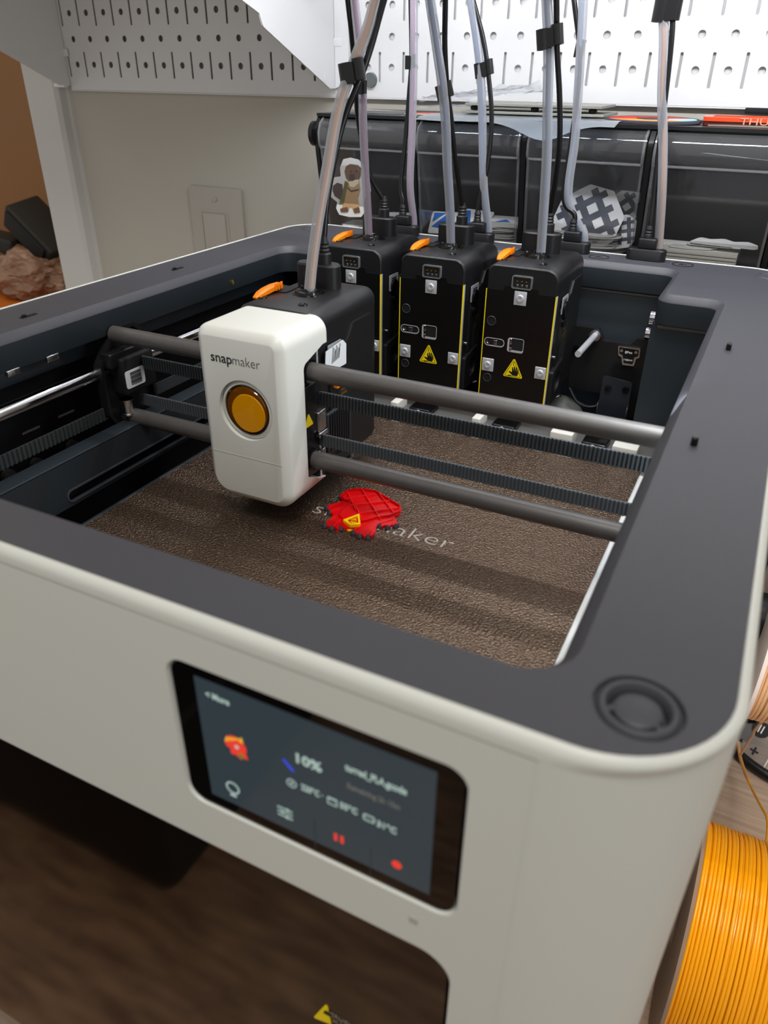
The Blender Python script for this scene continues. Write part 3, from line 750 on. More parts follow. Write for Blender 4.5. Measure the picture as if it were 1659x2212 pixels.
# ---- nozzle dock bar with pads
DB = bpy.data.objects.new('wiper_bar', None); COL.objects.link(DB); DB.parent = PR; DB.location = Vector((-.18, .49, -.112)) - PR.location
DB['label'] = 'grey bar with white silicone pads behind the bed'
obj('bar_body', B(-.318, -.040, .484, .520, -.122, -.1035, bev=.001), 'greymetal', DB)
obj('bar_front', B(-.318, -.040, .4755, .484, -.118, -.1115, bev=.0006), 'greymetal', DB)
for xd in (-.276, -.211, -.1455, -.0805):
    px_ = xd - .0185
    obj('silicone_pad', B(px_ - .0032, px_ + .0032, .480, .497, -.1070, -.0965, bev=.0008), 'silicone', DB)
    obj('silicone_pad', B(px_ - .0036, px_ + .0036, .4745, .4835, -.1185, -.1088, bev=.0006), 'silicone', DB)
    obj('latch', B(xd - .0070, xd + .0100, .481, .500, -.1085, -.0985, bev=.001), 'blackgloss', DB)
    obj('latch_button', rodm(bmesh.new(), (xd + .001, .4805, -.1010), (xd + .001, .482, -.1010), .0017, 12), 'white', DB)
    obj('latch', B(xd - .0080, xd + .0085, .4740, .4835, -.1190, -.1105, bev=.0006), 'blackgloss', DB)
    obj('latch_screw', rodm(bmesh.new(), (xd - .0045, .4732, -.1140), (xd - .0045, .4742, -.1140), .0017, 12), 'steel', DB)
obj('silicone_pad', B(-.0665, -.0500, .480, .497, -.1070, -.0965, bev=.0008), 'silicone', DB)
obj('silicone_pad', B(-.0700, -.0500, .4745, .4835, -.1185, -.1088, bev=.0006), 'silicone', DB)
obj('silicone_pad', B(-.1090, -.0935, .479, .498, -.1060, -.0945, bev=.0008), 'silicone', DB)

# ---- heated bed under the plate
obj('heat_bed', B(-.3110, -.0470, .212, .468, -.1180, -.1076, bev=.001), 'blackmatte', PR)
obj('bed_edge', B(-.0452, -.0412, .205, .4655, -.1150, -.1069, bev=.0006), 'white', PR, label='bright white strip along the right bed edge')
obj('bed_frame', B(-.324, -.030, .20, .470, -.132, -.1185, bev=.002), 'blackmatte', PR)
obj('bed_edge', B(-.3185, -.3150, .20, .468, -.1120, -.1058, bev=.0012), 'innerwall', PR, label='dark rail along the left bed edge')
for x in (-.2420, -.1773, -.1125):
    obj('bed_pin', lathe(bmesh.new(), [(0, .0030), (.0012, .0030), (.0016, .0025), (.0016, -.0005)], (x, .4715, -.1060), n=14), 'chrome', PR)

# ================================================================== BUILD PLATE
PT = thing('build_plate', (-.18, .34, -.1075), 'textured bronze-brown metal build plate lying inside the printer', 'build plate')
ZP = -.1050
out = [(-.3140, .205), (-.0440, .205), (-.0440, .4695)]
for xc in (-.1125, -.1773, -.2420):
    out += [(xc + .010, .4710), (xc + .0035, .4665), (xc - .0005, .4645), (xc - .0045, .4665), (xc - .011, .4710)]
out += [(-.3140, .4710)]
slots = []
obj('plate_sheet', S(out, 'z', ZP - .0016, ZP), 'pei', PT, smooth=0)
for xa, xb in ((-.2290, -.2010), (-.1660, -.1290), (-.1010, -.0580)):
    obj('plate_slit', S(rrect(xa, xb, .4655, .4660, .0002, 2), 'z', ZP + .00003, ZP + .00012), 'blackmatte', PT, smooth=0)
    obj('plate_slit', S(rrect(xa, xa + .011, .4652, .4660, .0002, 2), 'z', ZP + .00005, ZP + .00018), 'chrome', PT, smooth=0)
text('etched_text', 'snapmaker', .0170, 'peismooth', PT, (-.1640, .3285, ZP + .00006), rx=0, width=.088, ext=.00004, bold=-.00026)

# ================================================================== PRINTED MODEL on the plate
DR = thing('printed_model', (-.181, .335, ZP), 'half-printed red clawed animal figure on the build plate', '3D print')
def zp(u, v, z=ZP): q = pz(600 + u / 3.318, 960 + v / 3.318, z); return (q.x, q.y)
body = [(450, 350), (490, 325), (560, 315), (640, 318), (700, 330), (760, 362), (800, 388), (830, 410), (868, 425), (888, 450), (880, 480), (850, 500), (832, 505), (850, 530), (862, 560), (840, 575), (818, 562), (800, 582), (770, 568), (748, 580), (720, 565), (705, 585), (700, 620), (672, 650), (650, 640), (620, 655), (600, 632), (575, 640), (545, 610), (548, 590), (520, 588), (480, 590), (455, 585), (430, 600), (405, 582), (378, 590), (352, 572), (343, 545), (380, 525), (400, 492), (375, 478), (358, 450), (362, 425), (420, 412), (462, 398), (450, 375)]
ZT = ZP + .0026
pb = [zp(u, v, ZT) for u, v in body][::-1]
obj('body_base', S(rpoly(pb, .0006, 2), 'z', ZP + .0001, ZP + .0019), 'red', DR, label='translucent red body slab')
# raised wall around torso + infill grid
torso = [(460, 370), (500, 330), (590, 318), (700, 332), (790, 385), (880, 440), (878, 480), (800, 512), (720, 520), (640, 545), (560, 560), (470, 540), (430, 500), (470, 450), (520, 410), (470, 395)]
tp = [zp(u, v, ZT) for u, v in torso][::-1]
tp = rpoly(tp, .0012, 3)
tin = inset(tp, .0006)
obj('outer_wall', S([tp, tin], 'z', ZP + .0019, ZT + .0006), 'red', DR, smooth=0)
def wallseg(a, b, name='infill_wall', m='redlight', h=.0013, th=.00022):
    a = Vector(zp(*a, ZT)); b = Vector(zp(*b, ZT)); d = (b - a).normalized(); n = Vector((-d.y, d.x)) * th
    return obj(name, S([tuple(a - n), tuple(b - n), tuple(b + n), tuple(a + n)], 'z', ZP + .0019, ZP + .0019 + h), m, DR, smooth=0)
for a, b in (((490, 390), (705, 355)), ((520, 440), (800, 405)), ((560, 500), (865, 455)), ((500, 345), (560, 470)), ((600, 320), (735, 535)), ((720, 345), (830, 490)), ((560, 440), (600, 540))): wallseg(a, b)
for a, b in (((365, 440), (450, 405)), ((380, 470), (455, 450)), ((350, 550), (440, 500)), ((400, 575), (470, 520)), ((560, 600), (640, 560)), ((640, 645), (700, 570)), ((730, 560), (830, 530))): wallseg(a, b, h=.0005)
for u, v in ((352, 453), (372, 485), (338, 580), (385, 598), (450, 600), (542, 630), (584, 654), (646, 662), (730, 583), (789, 594), (848, 583)):
    c = Vector(zp(u, v, ZP + .0012)); 
    bm = lathe(bmesh.new(), [(0, .0026), (.0006, .0025), (.0014, .0015), (.0019, .0005), (.0017, 0)], (c.x, c.y, ZP + .00005), n=10)
    obj('claw', bm, 'claw', DR, label=None)
# yellow triangle marker
ty = [(465, 548), (585, 503), (594, 580), (520, 588)]; tyi = [(500, 550), (572, 520), (578, 568), (525, 572)]
bm = S([rpoly([zp(u, v, ZT) for u, v in ty][::-1], .0005, 3), rpoly([zp(u, v, ZT) for u, v in tyi][::-1], .0003, 3)], 'z', ZP + .0019, ZT + .0008)
obj('spike_outline', bm, 'printyellow', DR, smooth=0, label='yellow triangular spike outline')
obj('spike_outline', S([[zp(u, v, ZT) for u, v in ((520, 552), (562, 536), (566, 560), (532, 562))][::-1], [zp(u, v, ZT) for u, v in ((532, 552), (556, 542), (559, 557), (537, 558))][::-1]], 'z', ZP + .0019, ZT + .0004), 'printyellow', DR, smooth=0)
obj('spike_base', S([zp(u, v, ZP + .0005) for u, v in ((478, 570), (560, 570), (548, 610), (510, 622), (488, 608))][::-1], 'z', ZP + .0001, ZP + .0007), 'printyellow', DR, smooth=0)

# ================================================================== TOOLHEADS
def make_tool(loc, label):
    T = thing('toolhead', loc, label, 'toolhead', 'swappable toolheads')
    W = .0247; ZT_ = .008
    L = dict(local=True)
    # housing outline in x,z ; top corners rounded
    def outl(ins, zb=-.088):
        return rpoly([(-W + ins, zb + ins), (W - ins, zb + ins), (W - ins, ZT_ - ins), (-W + ins, ZT_ - ins)], [.0005, .0005, .0085 - ins, .0055 - ins], 7)
    bm = bmesh.new()
    loft(bm, [[(p[0], y, p[1]) for p in outl(i)] for i, y in ((.0012, .0), (.0004, .0006), (0, .0016), (0, .066), (.0012, .0715))], cap0=True, cap1=True)
    obj('housing', bm, 'toolhouse', T, **L)
    # flat front plate with notched top edge, yellow side strips, holes
    top = [(-W + .0002, -.0880), (W - .0002, -.0880), (W - .0002, -.0084), (.0125, -.0084), (.0112, -.0052), (-.0112, -.0052), (-.0125, -.0084), (-W + .0002, -.0084)]
    holes = [circ(-.0190, -.0301, .0030, 20), circ(-.0188, -.0715, .0028, 20), rrect(-.0228, -.0085, -.0477, -.0423, .0026, 6), rrect(-.0056, .0055, -.0498, -.0403, .0014, 4), rrect(-.0064, .0070, -.0058, .0021, .0008, 3)]
    bm = S([top] + holes[:4], 'y', -.0012, .0002); obj('front_plate', bm, 'plate_black', T, smooth=0, **L)
    for x in (-W + .0001, W - .0007): obj('yellow_edge', B(x, x + .0006, -.0014, -.0004, -.0880, -.0084), 'yellow', T, label='yellow edge strip', smooth=0, **L)
    obj('edge_glint', B(W - .0001, W + .0003, -.0004, .0012, -.0880, -.0084), 'zinc', T, smooth=0, **L)  # silver strip painted in as the glint on the plate's right edge
    # dark pockets behind the holes with bright inner parts
    obj('plate_pocket', S(rrect(-.0228, -.0085, -.0477, -.0423, .0026, 6), 'y', -.0002, .0006), 'blackmatte', T, smooth=0, **L)
    obj('slot_rim', S([rrect(-.0231, -.0082, -.0480, -.0420, .0028, 6), rrect(-.0226, -.0087, -.0472, -.0425, .0024, 6)], 'y', -.0014, -.0012), 'zinc', T, smooth=0, **L)
    obj('slot_rim', S([rrect(-.0059, .0058, -.0501, -.0400, .0016, 4), rrect(-.0046, .0054, -.0486, -.0404, .0012, 4)], 'y', -.0014, -.0011), 'zinc', T, smooth=0, **L)
    obj('plate_pocket', B(-.0056, .0055, -.0006, .0004, -.0498, -.0403), 'blackmatte', T, smooth=0, **L)
    obj('ball_catch', B(-.0044, -.0028, -.0020, .0004, -.0445, -.0405, bev=.0003), 'chrome', T, **L)
    obj('ball_catch', B(-.0044, -.0028, -.0018, .0004, -.0496, -.0470, bev=.0003), 'chrome', T, **L)
    obj('slide_pin', lathe(bmesh.new(), [(0, .0006), (.0010, .0006), (.0012, .0014), (.0020, .0014), (.0022, 0)], (-.0201, -.0004, -.0450), (0, -1, 0), 16), 'chrome', T, **L)
    obj('slide_pin', B(-.0165, -.0135, -.0016, 0, -.0466, -.0434, bev=.0003), 'steel', T, **L)
    for hx, hz, r in ((-.0190, -.0301, .0030), (-.0188, -.0715, .0028)):
        obj('locating_hole', lathe(bmesh.new(), [(0, .0006), (r, .0006), (r, -.0010)], (hx, 0, hz), (0, -1, 0), 18), 'blackmatte', T, **L)
        obj('hole_rim', lathe(bmesh.new(), [(r - .0001, .0012), (r + .0001, .0016), (r + .0004, .0012)], (hx, 0, hz), (0, -1, 0), 18), 'deck', T, **L)
    # contact block
    obj('contact_block', S([rrect(-.0068, .0072, -.0062, .0024, .0012, 4), rrect(-.0060, .0064, -.0054, .0016, .0008, 4)], 'y', -.0022, .0004), 'rimgrey', T, **L)
    obj('contact_block', B(-.006, .0064, -.0008, .0006, -.0054, .0016), 'blackmatte', T, smooth=0, **L)
    for x in (-.0030, .0002, .0034): obj('contact_pin', lathe(bmesh.new(), [(0, .0019), (.0005, .0018), (.0007, .0012), (.0009, 0)], (x, -.0005, -.0012), (0, -1, 0), 10), 'brass', T, label='gold contact pin', **L)
    for x in (-.0030, .0002, .0034): obj('contact_pin', B(x - .0008, x + .0008, -.0014, 0, -.0050, -.0032, bev=.0002), 'steel', T, **L)
    # screwed silver plates
    for x, z in ((.0001, -.0123), (-.0189, -.0618), (.0197, -.0617)):
        h = .0047 if x < .01 else .0043
        pl = obj('clamp_plate', B(x - h * .92, x + h * .92, -.0021, -.0012, z - h, z + h, bev=.0004), 'zinc', T, label='small square silver clamp plate', **L)
        o = obj('clamp_screw', lathe(bmesh.new(), [(0, .0006), (.0008, .0006), (.0010, .0013), (.0022, .0013), (.0026, .0004), (.0026, 0)], (x, -.0020, z), (0, -1, 0), 16), 'zinc', pl, **L)
    # warning triangle
    tri = rpoly([(-.0074, -.0682), (.0076, -.0682), (.0001, -.0538)], .0009, 4)
    wl = obj('warning_label', S(tri, 'y', -.00150, -.00118), 'yellowlabel', T, label='yellow hand-crush warning triangle', smooth=0, **L)
    tb = rpoly([(-.0062, -.0676), (.0064, -.0676), (.0001, -.0552)], .0006, 4); tb2 = inset(tb, .0003)
    obj('label_print', S([tb, tb2], 'y', -.00158, -.00150), 'labelblack', wl, smooth=0, **L)
    hand = [(-.0002, -.0668), (.0034, -.0668), (.0040, -.0650), (.0040, -.0618), (.0034, -.0614), (.0031, -.0640), (.0026, -.0606), (.0019, -.0604), (.0018, -.0636), (.0012, -.0600), (.0005, -.0600), (.0005, -.0636), (-.0002, -.0606), (-.0009, -.0610), (-.0006, -.0644), (-.0026, -.0638), (-.0030, -.0646), (-.0012, -.0658)]
    obj('label_print', S([(-.0034, -.0674), (-.0008, -.0674), (-.0008, -.0668), (-.0034, -.0668)], 'y', -.00158, -.00150), 'labelblack', wl, smooth=0, **L)
    obj('label_print', S(hand, 'y', -.00158, -.00150), 'labelblack', wl, smooth=0, **L)
    obj('label_print', S([(-.0001, -.0596), (.0003, -.0596), (.0003, -.0570), (-.0001, -.0570)], 'y', -.00158, -.00150), 'labelblack', wl, smooth=0, **L)
    # right side panel details
    obj('side_panel', S(rpoly([(.012, -.020), (.034, -.014), (.040, -.006), (.064, -.006), (.064, -.084), (.012, -.084)], .002, 4), 'x', W, W + .0012), 'black', T, **L)
    obj('side_cutout', B(W + .0008, W + .0015, .020, .034, -.060, -.040), 'blackmatte', T, smooth=0, **L)
    for j in range(4): obj('side_contact', B(W + .0014, W + .0018, .023, .030, -.045 + j * .0026, -.0437 + j * .0026), 'brass', T, smooth=0, **L)
    obj('side_hook', rodm(bmesh.new(), (W + .0006, .017, -.020), (W + .0032, .017, -.020), .0050, 20), 'blackgloss', T, **L)
    obj('side_hook', rodm(bmesh.new(), (W + .0006, .019, -.030), (W + .0030, .019, -.030), .0036, 20), 'blackgloss', T, **L)
    obj('side_duct', S([rpoly([(.004, -.062), (.030, -.058), (.034, -.070), (.034, -.0865), (.004, -.0865)], .002, 4), circ(.018, -.0725, .0075, 20)], 'x', W, W + .0028), 'black', T, **L)
    lab = obj('side_label', S(rrect(.010, .0250, -.0230, -.0115, .001, 3), 'x', W + .0012, W + .0016), 'labelgrey', T, **L); 
    for j in range(6): obj('label_bar', B(W + .0016, W + .0018, .0135, .0215, -.0215 + j * .0014, -.0208 + j * .0014), 'labelblack', lab, smooth=0, **L)
    obj('side_screw', rodm(bmesh.new(), (W, .0075, -.0520), (W + .0020, .0075, -.0520), .0010, 10), 'steel', T, **L)
    obj('side_screw', rodm(bmesh.new(), (W, .0330, -.0900), (W + .0030, .0330, -.0880), .0020, 12), 'chrome', T, **L)
    # nozzle block below
    obj('hot_end', B(-.010, .010, .004, .024, -.0955, -.0875, bev=.001), 'blackgloss', T, **L)
    # top features
    ZC = ZT_
    lev = [(-.0275, .0120, .0000), (-.0260, .0170, .0012), (-.0250, .0230, .0026), (-.0245, .0300, .0038), (-.0243, .0370, .0040)]
    lv = bmesh.new(); rings = []
    for i, (x, y, h) in enumerate(lev):
        wd = (.0014, .0026, .0030, .0030, .0026)[i]; hh = (.0008, .0022, .0028, .0028, .0024)[i]; cx_ = -.0218
        rings.append([(cx_ - wd, y, ZC + h * .35), (cx_ - wd, y, ZC + h * .35 + hh * .8), (cx_ - wd * .6, y, ZC + h * .35 + hh), (cx_ + wd * .6, y, ZC + h * .35 + hh), (cx_ + wd, y, ZC + h * .35 + hh * .8), (cx_ + wd, y, ZC + h * .35)])
    rings = [[(p[0] + .0, p[1] - 0, p[2]) for p in r] for r in rings]
    loft(lv, rings, cap0=True, cap1=True)
    LV = obj('release_lever', lv, 'orange', T, label='orange release lever', **L)
    for j in range(3): obj('lever_rib', B(-.0190, -.0180, .0280 + j * .0028, .0296 + j * .0028, ZC + .001, ZC + .0052, bev=.0003), 'orange', LV, **L)
    obj('lever_well', B(-.0245, -.0130, .0300, .0440, ZC - .0006, ZC + .0006), 'blackmatte', T, smooth=0, **L)
    for x, y in ((-.0192, .0152), (.0092, .0131), (-.0120, .046)): obj('top_screw', lathe(bmesh.new(), [(0, .0001), (.0014, .0001), (.0018, .0007), (.0026, .0007), (.0028, 0)], (x, y, ZC), n=14), 'blackgloss', T, **L)
    obj('tube_collar', lathe(bmesh.new(), [(.0034, .0028), (.0040, .0034), (.0050, .0034), (.0056, .0022), (.0076, .0018), (.0080, .0004), (.0094, .0003), (.0096, -.0002)], (-.0015, .0365, ZC), n=28), 'blackgloss', T, **L)
    ob = []
    for a in range(-90, 91, 15): ob.append((.0030 + .0062 * math.cos(R_(a)), .0545 + .0062 * math.sin(R_(a))))
    for a in range(90, 271, 15): ob.append((-.0128 + .0062 * math.cos(R_(a)), .0545 + .0062 * math.sin(R_(a))))
    bm = bmesh.new(); loft(bm, [[(p[0], p[1], z) for p in ob] for z in (ZC - .0004, ZC + .0125)] + [[(p[0] * .93 - .0004, .0545 + (p[1] - .0545) * .85, ZC + .0135) for p in ob]], cap1=True)
    obj('cable_plug', bm, 'black', T, **L)
    obj('plug_boot', lathe(bmesh.new(), [(.0042, 0), (.0042, .006), (.0030, .007), (.0034, .008), (.0028, .009), (.0032, .010), (.0026, .011), (.0030, .012), (.0022, .014), (.0018, .016)], (-.0010, .0545, ZC + .013), n=16), 'black', T, **L)
    return T
T1 = make_tool(Vector((-.2757, .500, 0)), 'docked black toolhead at left, partly behind the white-covered carriage')
T2 = copy_tree(T1); T2.location = (-.2111, .500, 0); T2['label'] = 'middle docked black toolhead with yellow edge strips'
T3 = copy_tree(T1); T3.location = (-.1455, .500, 0); T3['label'] = 'right docked black toolhead beside the empty dock'
T4 = copy_tree(T1); T4.location = (-.2335, .3375, 0)
for ch_ in [c for c in T4.children if c.name.startswith('yellow_edge')]: bpy.data.objects.remove(ch_)
T4['label'] = 'active black toolhead mounted behind the white cover on the gantry'
# the active head shows its label lower on the side: add a bigger sticker
q0 = Vector((-.2335 + .0247 + .0030, 0, 0))
def px_(u, v, x): d = ray(u, v); return CAM + d * (x / d.x)
lab4 = [px_(u, v, q0.x) for u, v in ((703, 760), (740, 734), (747, 742), (747, 785), (727, 796), (702, 790))]
lo = obj('side_sticker', S(rpoly([(p.y, p.z) for p in lab4][::-1], .0006, 3), 'x', q0.x, q0.x + .0003), 'label', T4, label='pale sticker with smudged code')
for j in range(7):
    yb = px_(722, 765, q0.x); obj('sticker_mark', S([(yb.y - .0035 + j * .0013, yb.z - .0045 + j * .0002), (yb.y - .0029 + j * .0013, yb.z - .0045 + j * .0002), (yb.y - .0012 + j * .0013, yb.z + .0045 - (j % 3) * .0012), (yb.y - .0018 + j * .0013, yb.z + .0045 - (j % 3) * .0012)], 'x', q0.x + .0003, q0.x + .0004), 'labelblack', lo, smooth=0)

# ================================================================== CARRIAGE WITH WHITE COVER
CA = thing('print_carriage', (-.2305, .318, -.09), 'print carriage with white cover and round amber window on the gantry', 'print carriage')
cx0, cx1, cz0, cz1 = -.2578, -.2035, -.0915, .0072
def cout(ins):
    return rpoly([(cx0 + ins, cz0 + ins), (cx1 - ins, cz0 + ins), (cx1 - ins, cz1 - ins), (cx0 + ins, cz1 - ins)], [max(.013 - ins, .001), max(.0105 - ins, .001), max(.008 - ins, .001), max(.007 - ins, .001)], 8)
bm = bmesh.new()
loft(bm, [[(p[0], y, p[1]) for p in cout(i)] for i, y in ((.0050, .2970), (.0046, .2971), (.0010, .3000), (.0003, .3012), (0, .3030), (0, .3600))], cap0=True, cap1=True)
cut1 = S(rpoly([(.3160, -.0780), (.390, -.0780 - .0330), (.390, -.0065), (.3360, -.0065), (.3160, -.0125)], [.0015, 0, 0, .002, .004], 5), 'x', cx0 - .01, cx1 + .01)
cut2 = B(cx0 - .01, cx1 + .01, .3400, .39, -.0200, .02)
cut3 = B(cx0 + .003, cx1 - .003, .3045, .39, -.0880, .0040)
cut4 = rodm(bmesh.new(), (-.2285, .29, -.0355), (-.2285, .3003, -.0355), .0168, 40)
cut5 = rodm(bmesh.new(), (-.22, .3440, -.0775), (-.19, .3440, -.0775), .0026, 12)
me = boolean(bm, [cut1, cut2, cut3, cut4, cut5])
obj('white_cover', me, 'cover', CA, label='white plastic cover', smooth=30)
LN = Vector((-.2285, .2985, -.0355))
obj('window_ring', lathe(bmesh.new(), [(.0168, -.0016), (.0160, -.0004), (.0143, .0004), (.0141, -.0010)], LN, (0, -1, 0), 40), 'cover', CA)
obj('amber_rim', lathe(bmesh.new(), [(.0142, -.0012), (.0138, .0000), (.0132, .0002), (.0128, -.0010), (0, -.0012)], LN, (0, -1, 0), 40), 'amberdark', CA)
obj('amber_window', lathe(bmesh.new(), [(.0131, -.0004), (.0124, .0006), (.0095, .0013), (.0050, .0017), (0, .0018)], LN, (0, -1, 0), 40), 'amber', CA, label='round amber window')
o = obj('inner_disc', lathe(bmesh.new(), [(.0106, 0), (.0104, .0004), (0, .0005)], LN + Vector((.0018, -.0014, -.0010)), (0, -1, 0), 36), 'amberlite', CA, label='brighter inner amber disc')
text('logo_text', 'snap', .0074, 'logo', CA, (-.2410, .2969, -.0086), width=.0133, bold=.00007, ext=.00005)
text('logo_text', 'maker', .0074, 'logo', CA, (-.2257, .2969, -.0086), width=.0168, bold=-.00012, ext=.00005)
obj('cover_seam', B(cx0 + .0045, cx1 - .0045, .29685, .2972, -.0632, -.0629), mat('seam_grey', (190, 190, 184), .5), CA, smooth=0)
# dark carriage body inside the cover
obj('carriage_body', B(cx0 + .0032, cx1 - .0035, .3055, .3355, -.0820, .0036, bev=.0015), 'black', CA)
obj('carriage_body', B(cx0 + .0060, cx1 - .0020, .3200, .3365, -.0560, -.0260, bev=.001), 'metalblack', CA)
for z in (-.0185, -.0705):
    obj('rod_bushing', rodm(bmesh.new(), (cx1 - .0040, GY, z), (cx1 - .0010, GY, z), .0064, 24), 'blackgloss', CA)
    obj('rod_bushing', rodm(bmesh.new(), (cx0 + .001, GY, z), (cx0 + .0040, GY, z), .0064, 24), 'blackgloss', CA)
obj('carriage_label', S(rpoly([(.3170, -.0490), (.3260, -.0490), (.3215, -.0415)], .0005, 3), 'x', cx1 - .0019, cx1 - .0016), 'yellowlabel', CA, label='small yellow warning triangle')
obj('belt_clamp', B(cx1 - .0035, cx1 - .0005, .330, .3385, -.0560, -.0440, bev=.0008), 'steel', CA)
obj('belt_clamp', B(cx1 - .0035, cx1 - .0000, .330, .3390, -.0595, -.0565, bev=.0006), 'chrome', CA)
obj('belt_clamp', B(cx1 - .0035, cx1 - .0005, .330, .3370, -.0730, -.0675, bev=.0006), 'steel', CA)
obj('fan_grille', B(-.2080, -.2055, .3420, .3700, -.0760, -.0500, bev=.0008), 'innerwall', CA)
for j in range(9): obj('grille_slat', B(-.2056, -.2048, .3440 + j * .0027, .3452 + j * .0027, -.0740, -.0510), 'black', CA, smooth=0)
obj('orange_connector', B(-.2070, -.2040, .3515, .3560, -.0375, -.0325, bev=.0006), 'orange', CA)

# ================================================================== FEED TUBES AND CABLES
def port(xc, label):
    T = thing('cable_port', (xc, .603, 0), label, 'connector', 'connectors on the back edge of the deck')
    ob = []
    for a in range(-90, 91, 15): ob.append((.0092 + .0050 * math.cos(R_(a)), .0050 * math.sin(R_(a))))
    for a in range(90, 271, 15): ob.append((-.0092 + .0050 * math.cos(R_(a)), .0050 * math.sin(R_(a))))
    bm = bmesh.new(); loft(bm, [[(p[0], p[1], z) for p in ob] for z in (.0004, .0072)] + [[(p[0] * .95, p[1] * .9, .0080) for p in ob]], cap0=True, cap1=True)
    obj('port_block', bm, 'black', T, local=True)
    obj('port_plug', B(-.0066, .0062, -.0040, .0040, .0080, .0155, bev=.0012), 'black', T, local=True)
    obj('plug_boot', lathe(bmesh.new(), [(.0030, 0), (.0030, .002), (.0024, .003), (.0029, .004), (.0024, .005), (.0028, .006), (.0022, .008), (.0012, .010)], (-.001, 0, .0155), n=14), 'black', T, local=True)
    return T
port(-.2825, 'black cable connector on the deck behind the left docked toolhead')
port(-.2165, 'black cable connector on the deck behind the middle docked toolhead')
port(-.1395, 'black cable connector on the deck behind the right docked toolhead')
port(-.0838, 'black cable connector standing alone at the right of the back deck edge')

def pth(pts, y0, y1):
    """trace read from the survey: depth runs linearly from y0 at the bottom to y1 at the frame top"""
    v0, v1 = pts[0][1], pts[-1][1]; out = []
    for u, v in pts:
        t = (v - v0) / (v1 - v0); out.append(py(u, v, y0 + (y1 - y0) * t))
    return out
def arch(a, b, top):
    """from the end of path a over the top to the end of path b"""
    pa, pb_ = a[-1], b[-1]; da = (a[-1] - a[-2]).normalized(); db = (b[-1] - b[-2]).normalized()
    h = top - max(pa.z, pb_.z)
    m1 = pa + da * h * .6; m2 = pb_ + db * h * .6
    mid = (m1 + m2) / 2 + Vector((0, 0, h * .3))
    return a + [m1, mid, m2] + b[::-1]
def bundle(label, corem, tt, tc, bt, bc, clips, y0, y1, yb0, yb1, top, rt=.0031, tool=None, prt=0):
    base = tt[0]
    tube_pts = arch(pth(tt, y0, y1), pth(bt, yb0, yb1), top)
    tube_pts = tube_pts[:-1] + [Vector((prt + .0065, .6085, .0120)), Vector((prt + .0065, .6090, .0006))]
    ta = [tool + Vector((-.0010, .0545, .0210)), tool + Vector((-.0010, .0545, .0320))] + [p for p in pth(tc, y0 + .018, y1) if p.z > .040]
    tb_ = [Vector((prt - .001, .603, .0180)), Vector((prt - .001, .603, .0270))] + [p for p in pth(bc, yb0, yb1) if p.z > .036]
    cab_pts = arch(ta, tb_, top + .006)
    T = thing('feed_tube', tube_pts[0], label, 'feed tube', 'filament feed tubes arching over the printer')
    sp_ = spline(tube_pts, 8)
    tb = obj('tube', sweep(bmesh.new(), sp_, rt, 14), 'tube', T, smooth=60)
    obj('filament', sweep(bmesh.new(), sp_, rt * .55, 8, off=lambda i, u, v: (u * math.cos(i * .03) + v * math.sin(i * .03)) * rt * .30), corem, tb, smooth=60, label='coloured filament inside the milky tube')
    cp = spline(cab_pts, 8)
    obj('cable', sweep(bmesh.new(), cp, .0018, 10), 'cable', T, smooth=60, label='black cable clipped to the tube')
    for (u, v, yv, wpx, hpx, ang) in clips:
        c = py(u, v, yv); s = yv / 1450.
        # two joined C-shaped loops
        axis = Matrix.Rotation(R_(ang), 3, 'Y')
        hw = wpx * s / 2; hh = hpx * s * .42
        cl = obj('clip', lathe(bmesh.new(), [(hw * .42, -hh), (hw * .52, -hh * .98), (hw * .52, hh * .98), (hw * .42, hh), (hw * .42, -hh)], c + axis @ Vector((-hw * .46, 0, 0)), axis @ Vector((0, 0, 1)), 20), 'clip', T)
        obj('clip_loop', lathe(bmesh.new(), [(hw * .30, -hh), (hw * .40, -hh * .98), (hw * .40, hh * .98), (hw * .30, hh), (hw * .30, -hh)], c + axis @ Vector((hw * .46, -.0004, hh * .20)), axis @ Vector((0, 0, 1)), 20), 'clip', cl)
        bm = B(-hw * .5, hw * .3, -.0030, -.0018, -hh * .9, hh * .9); bm.transform(Matrix.Translation(c) @ axis.to_4x4() @ Matrix.Translation((0, -.001, 0))); obj('clip_web', bm, 'clip', cl)
    return T
# left docked tool <-> port 1
bundle('milky tube with a pink filament rising from the left docked toolhead', 'corepink',
       [(797, 513), (794, 450), (788, 350), (784, 260), (783, 190), (776, 100), (766, 0)],
       [(819, 478), (812, 430), (800, 380), (775, 270), (768, 180), (760, 80), (751, 0)],
       [(882, 490), (886, 400), (890, 290), (893, 180), (894, 90), (894, 0)],
       [(861, 462), (866, 400), (876, 300), (884, 200), (889, 120), (887, 0)],
       [(784, 190, .523, 20, 27, 4), (887, 135, .612, 22, 26, 0)], .5365, .52, .603, .615, .245, .0030, Vector((-.2757, .500, 0)), -.2825)
bundle('milky tube with a blue filament rising from the middle docked toolhead', 'coreblue',
       [(974, 533), (972, 450), (966, 350), (963, 270), (956, 190), (942, 90), (929, 0)],
       [(996, 494), (991, 430), (984, 350), (975, 260), (966, 190), (961, 100), (962, 0)],
       [(1044, 505), (1045, 400), (1042, 260), (1038, 160), (1028, 70), (1017, 0)],
       [(1029, 480), (1038, 430), (1054, 350), (1062, 260), (1057, 180), (1045, 90), (1022, 0)],
       [(962, 198, .527, 36, 30, -18), (1047, 150, .609, 38, 28, -12)], .5365, .515, .603, .61, .262, .0032, Vector((-.2111, .500, 0)), -.2165)
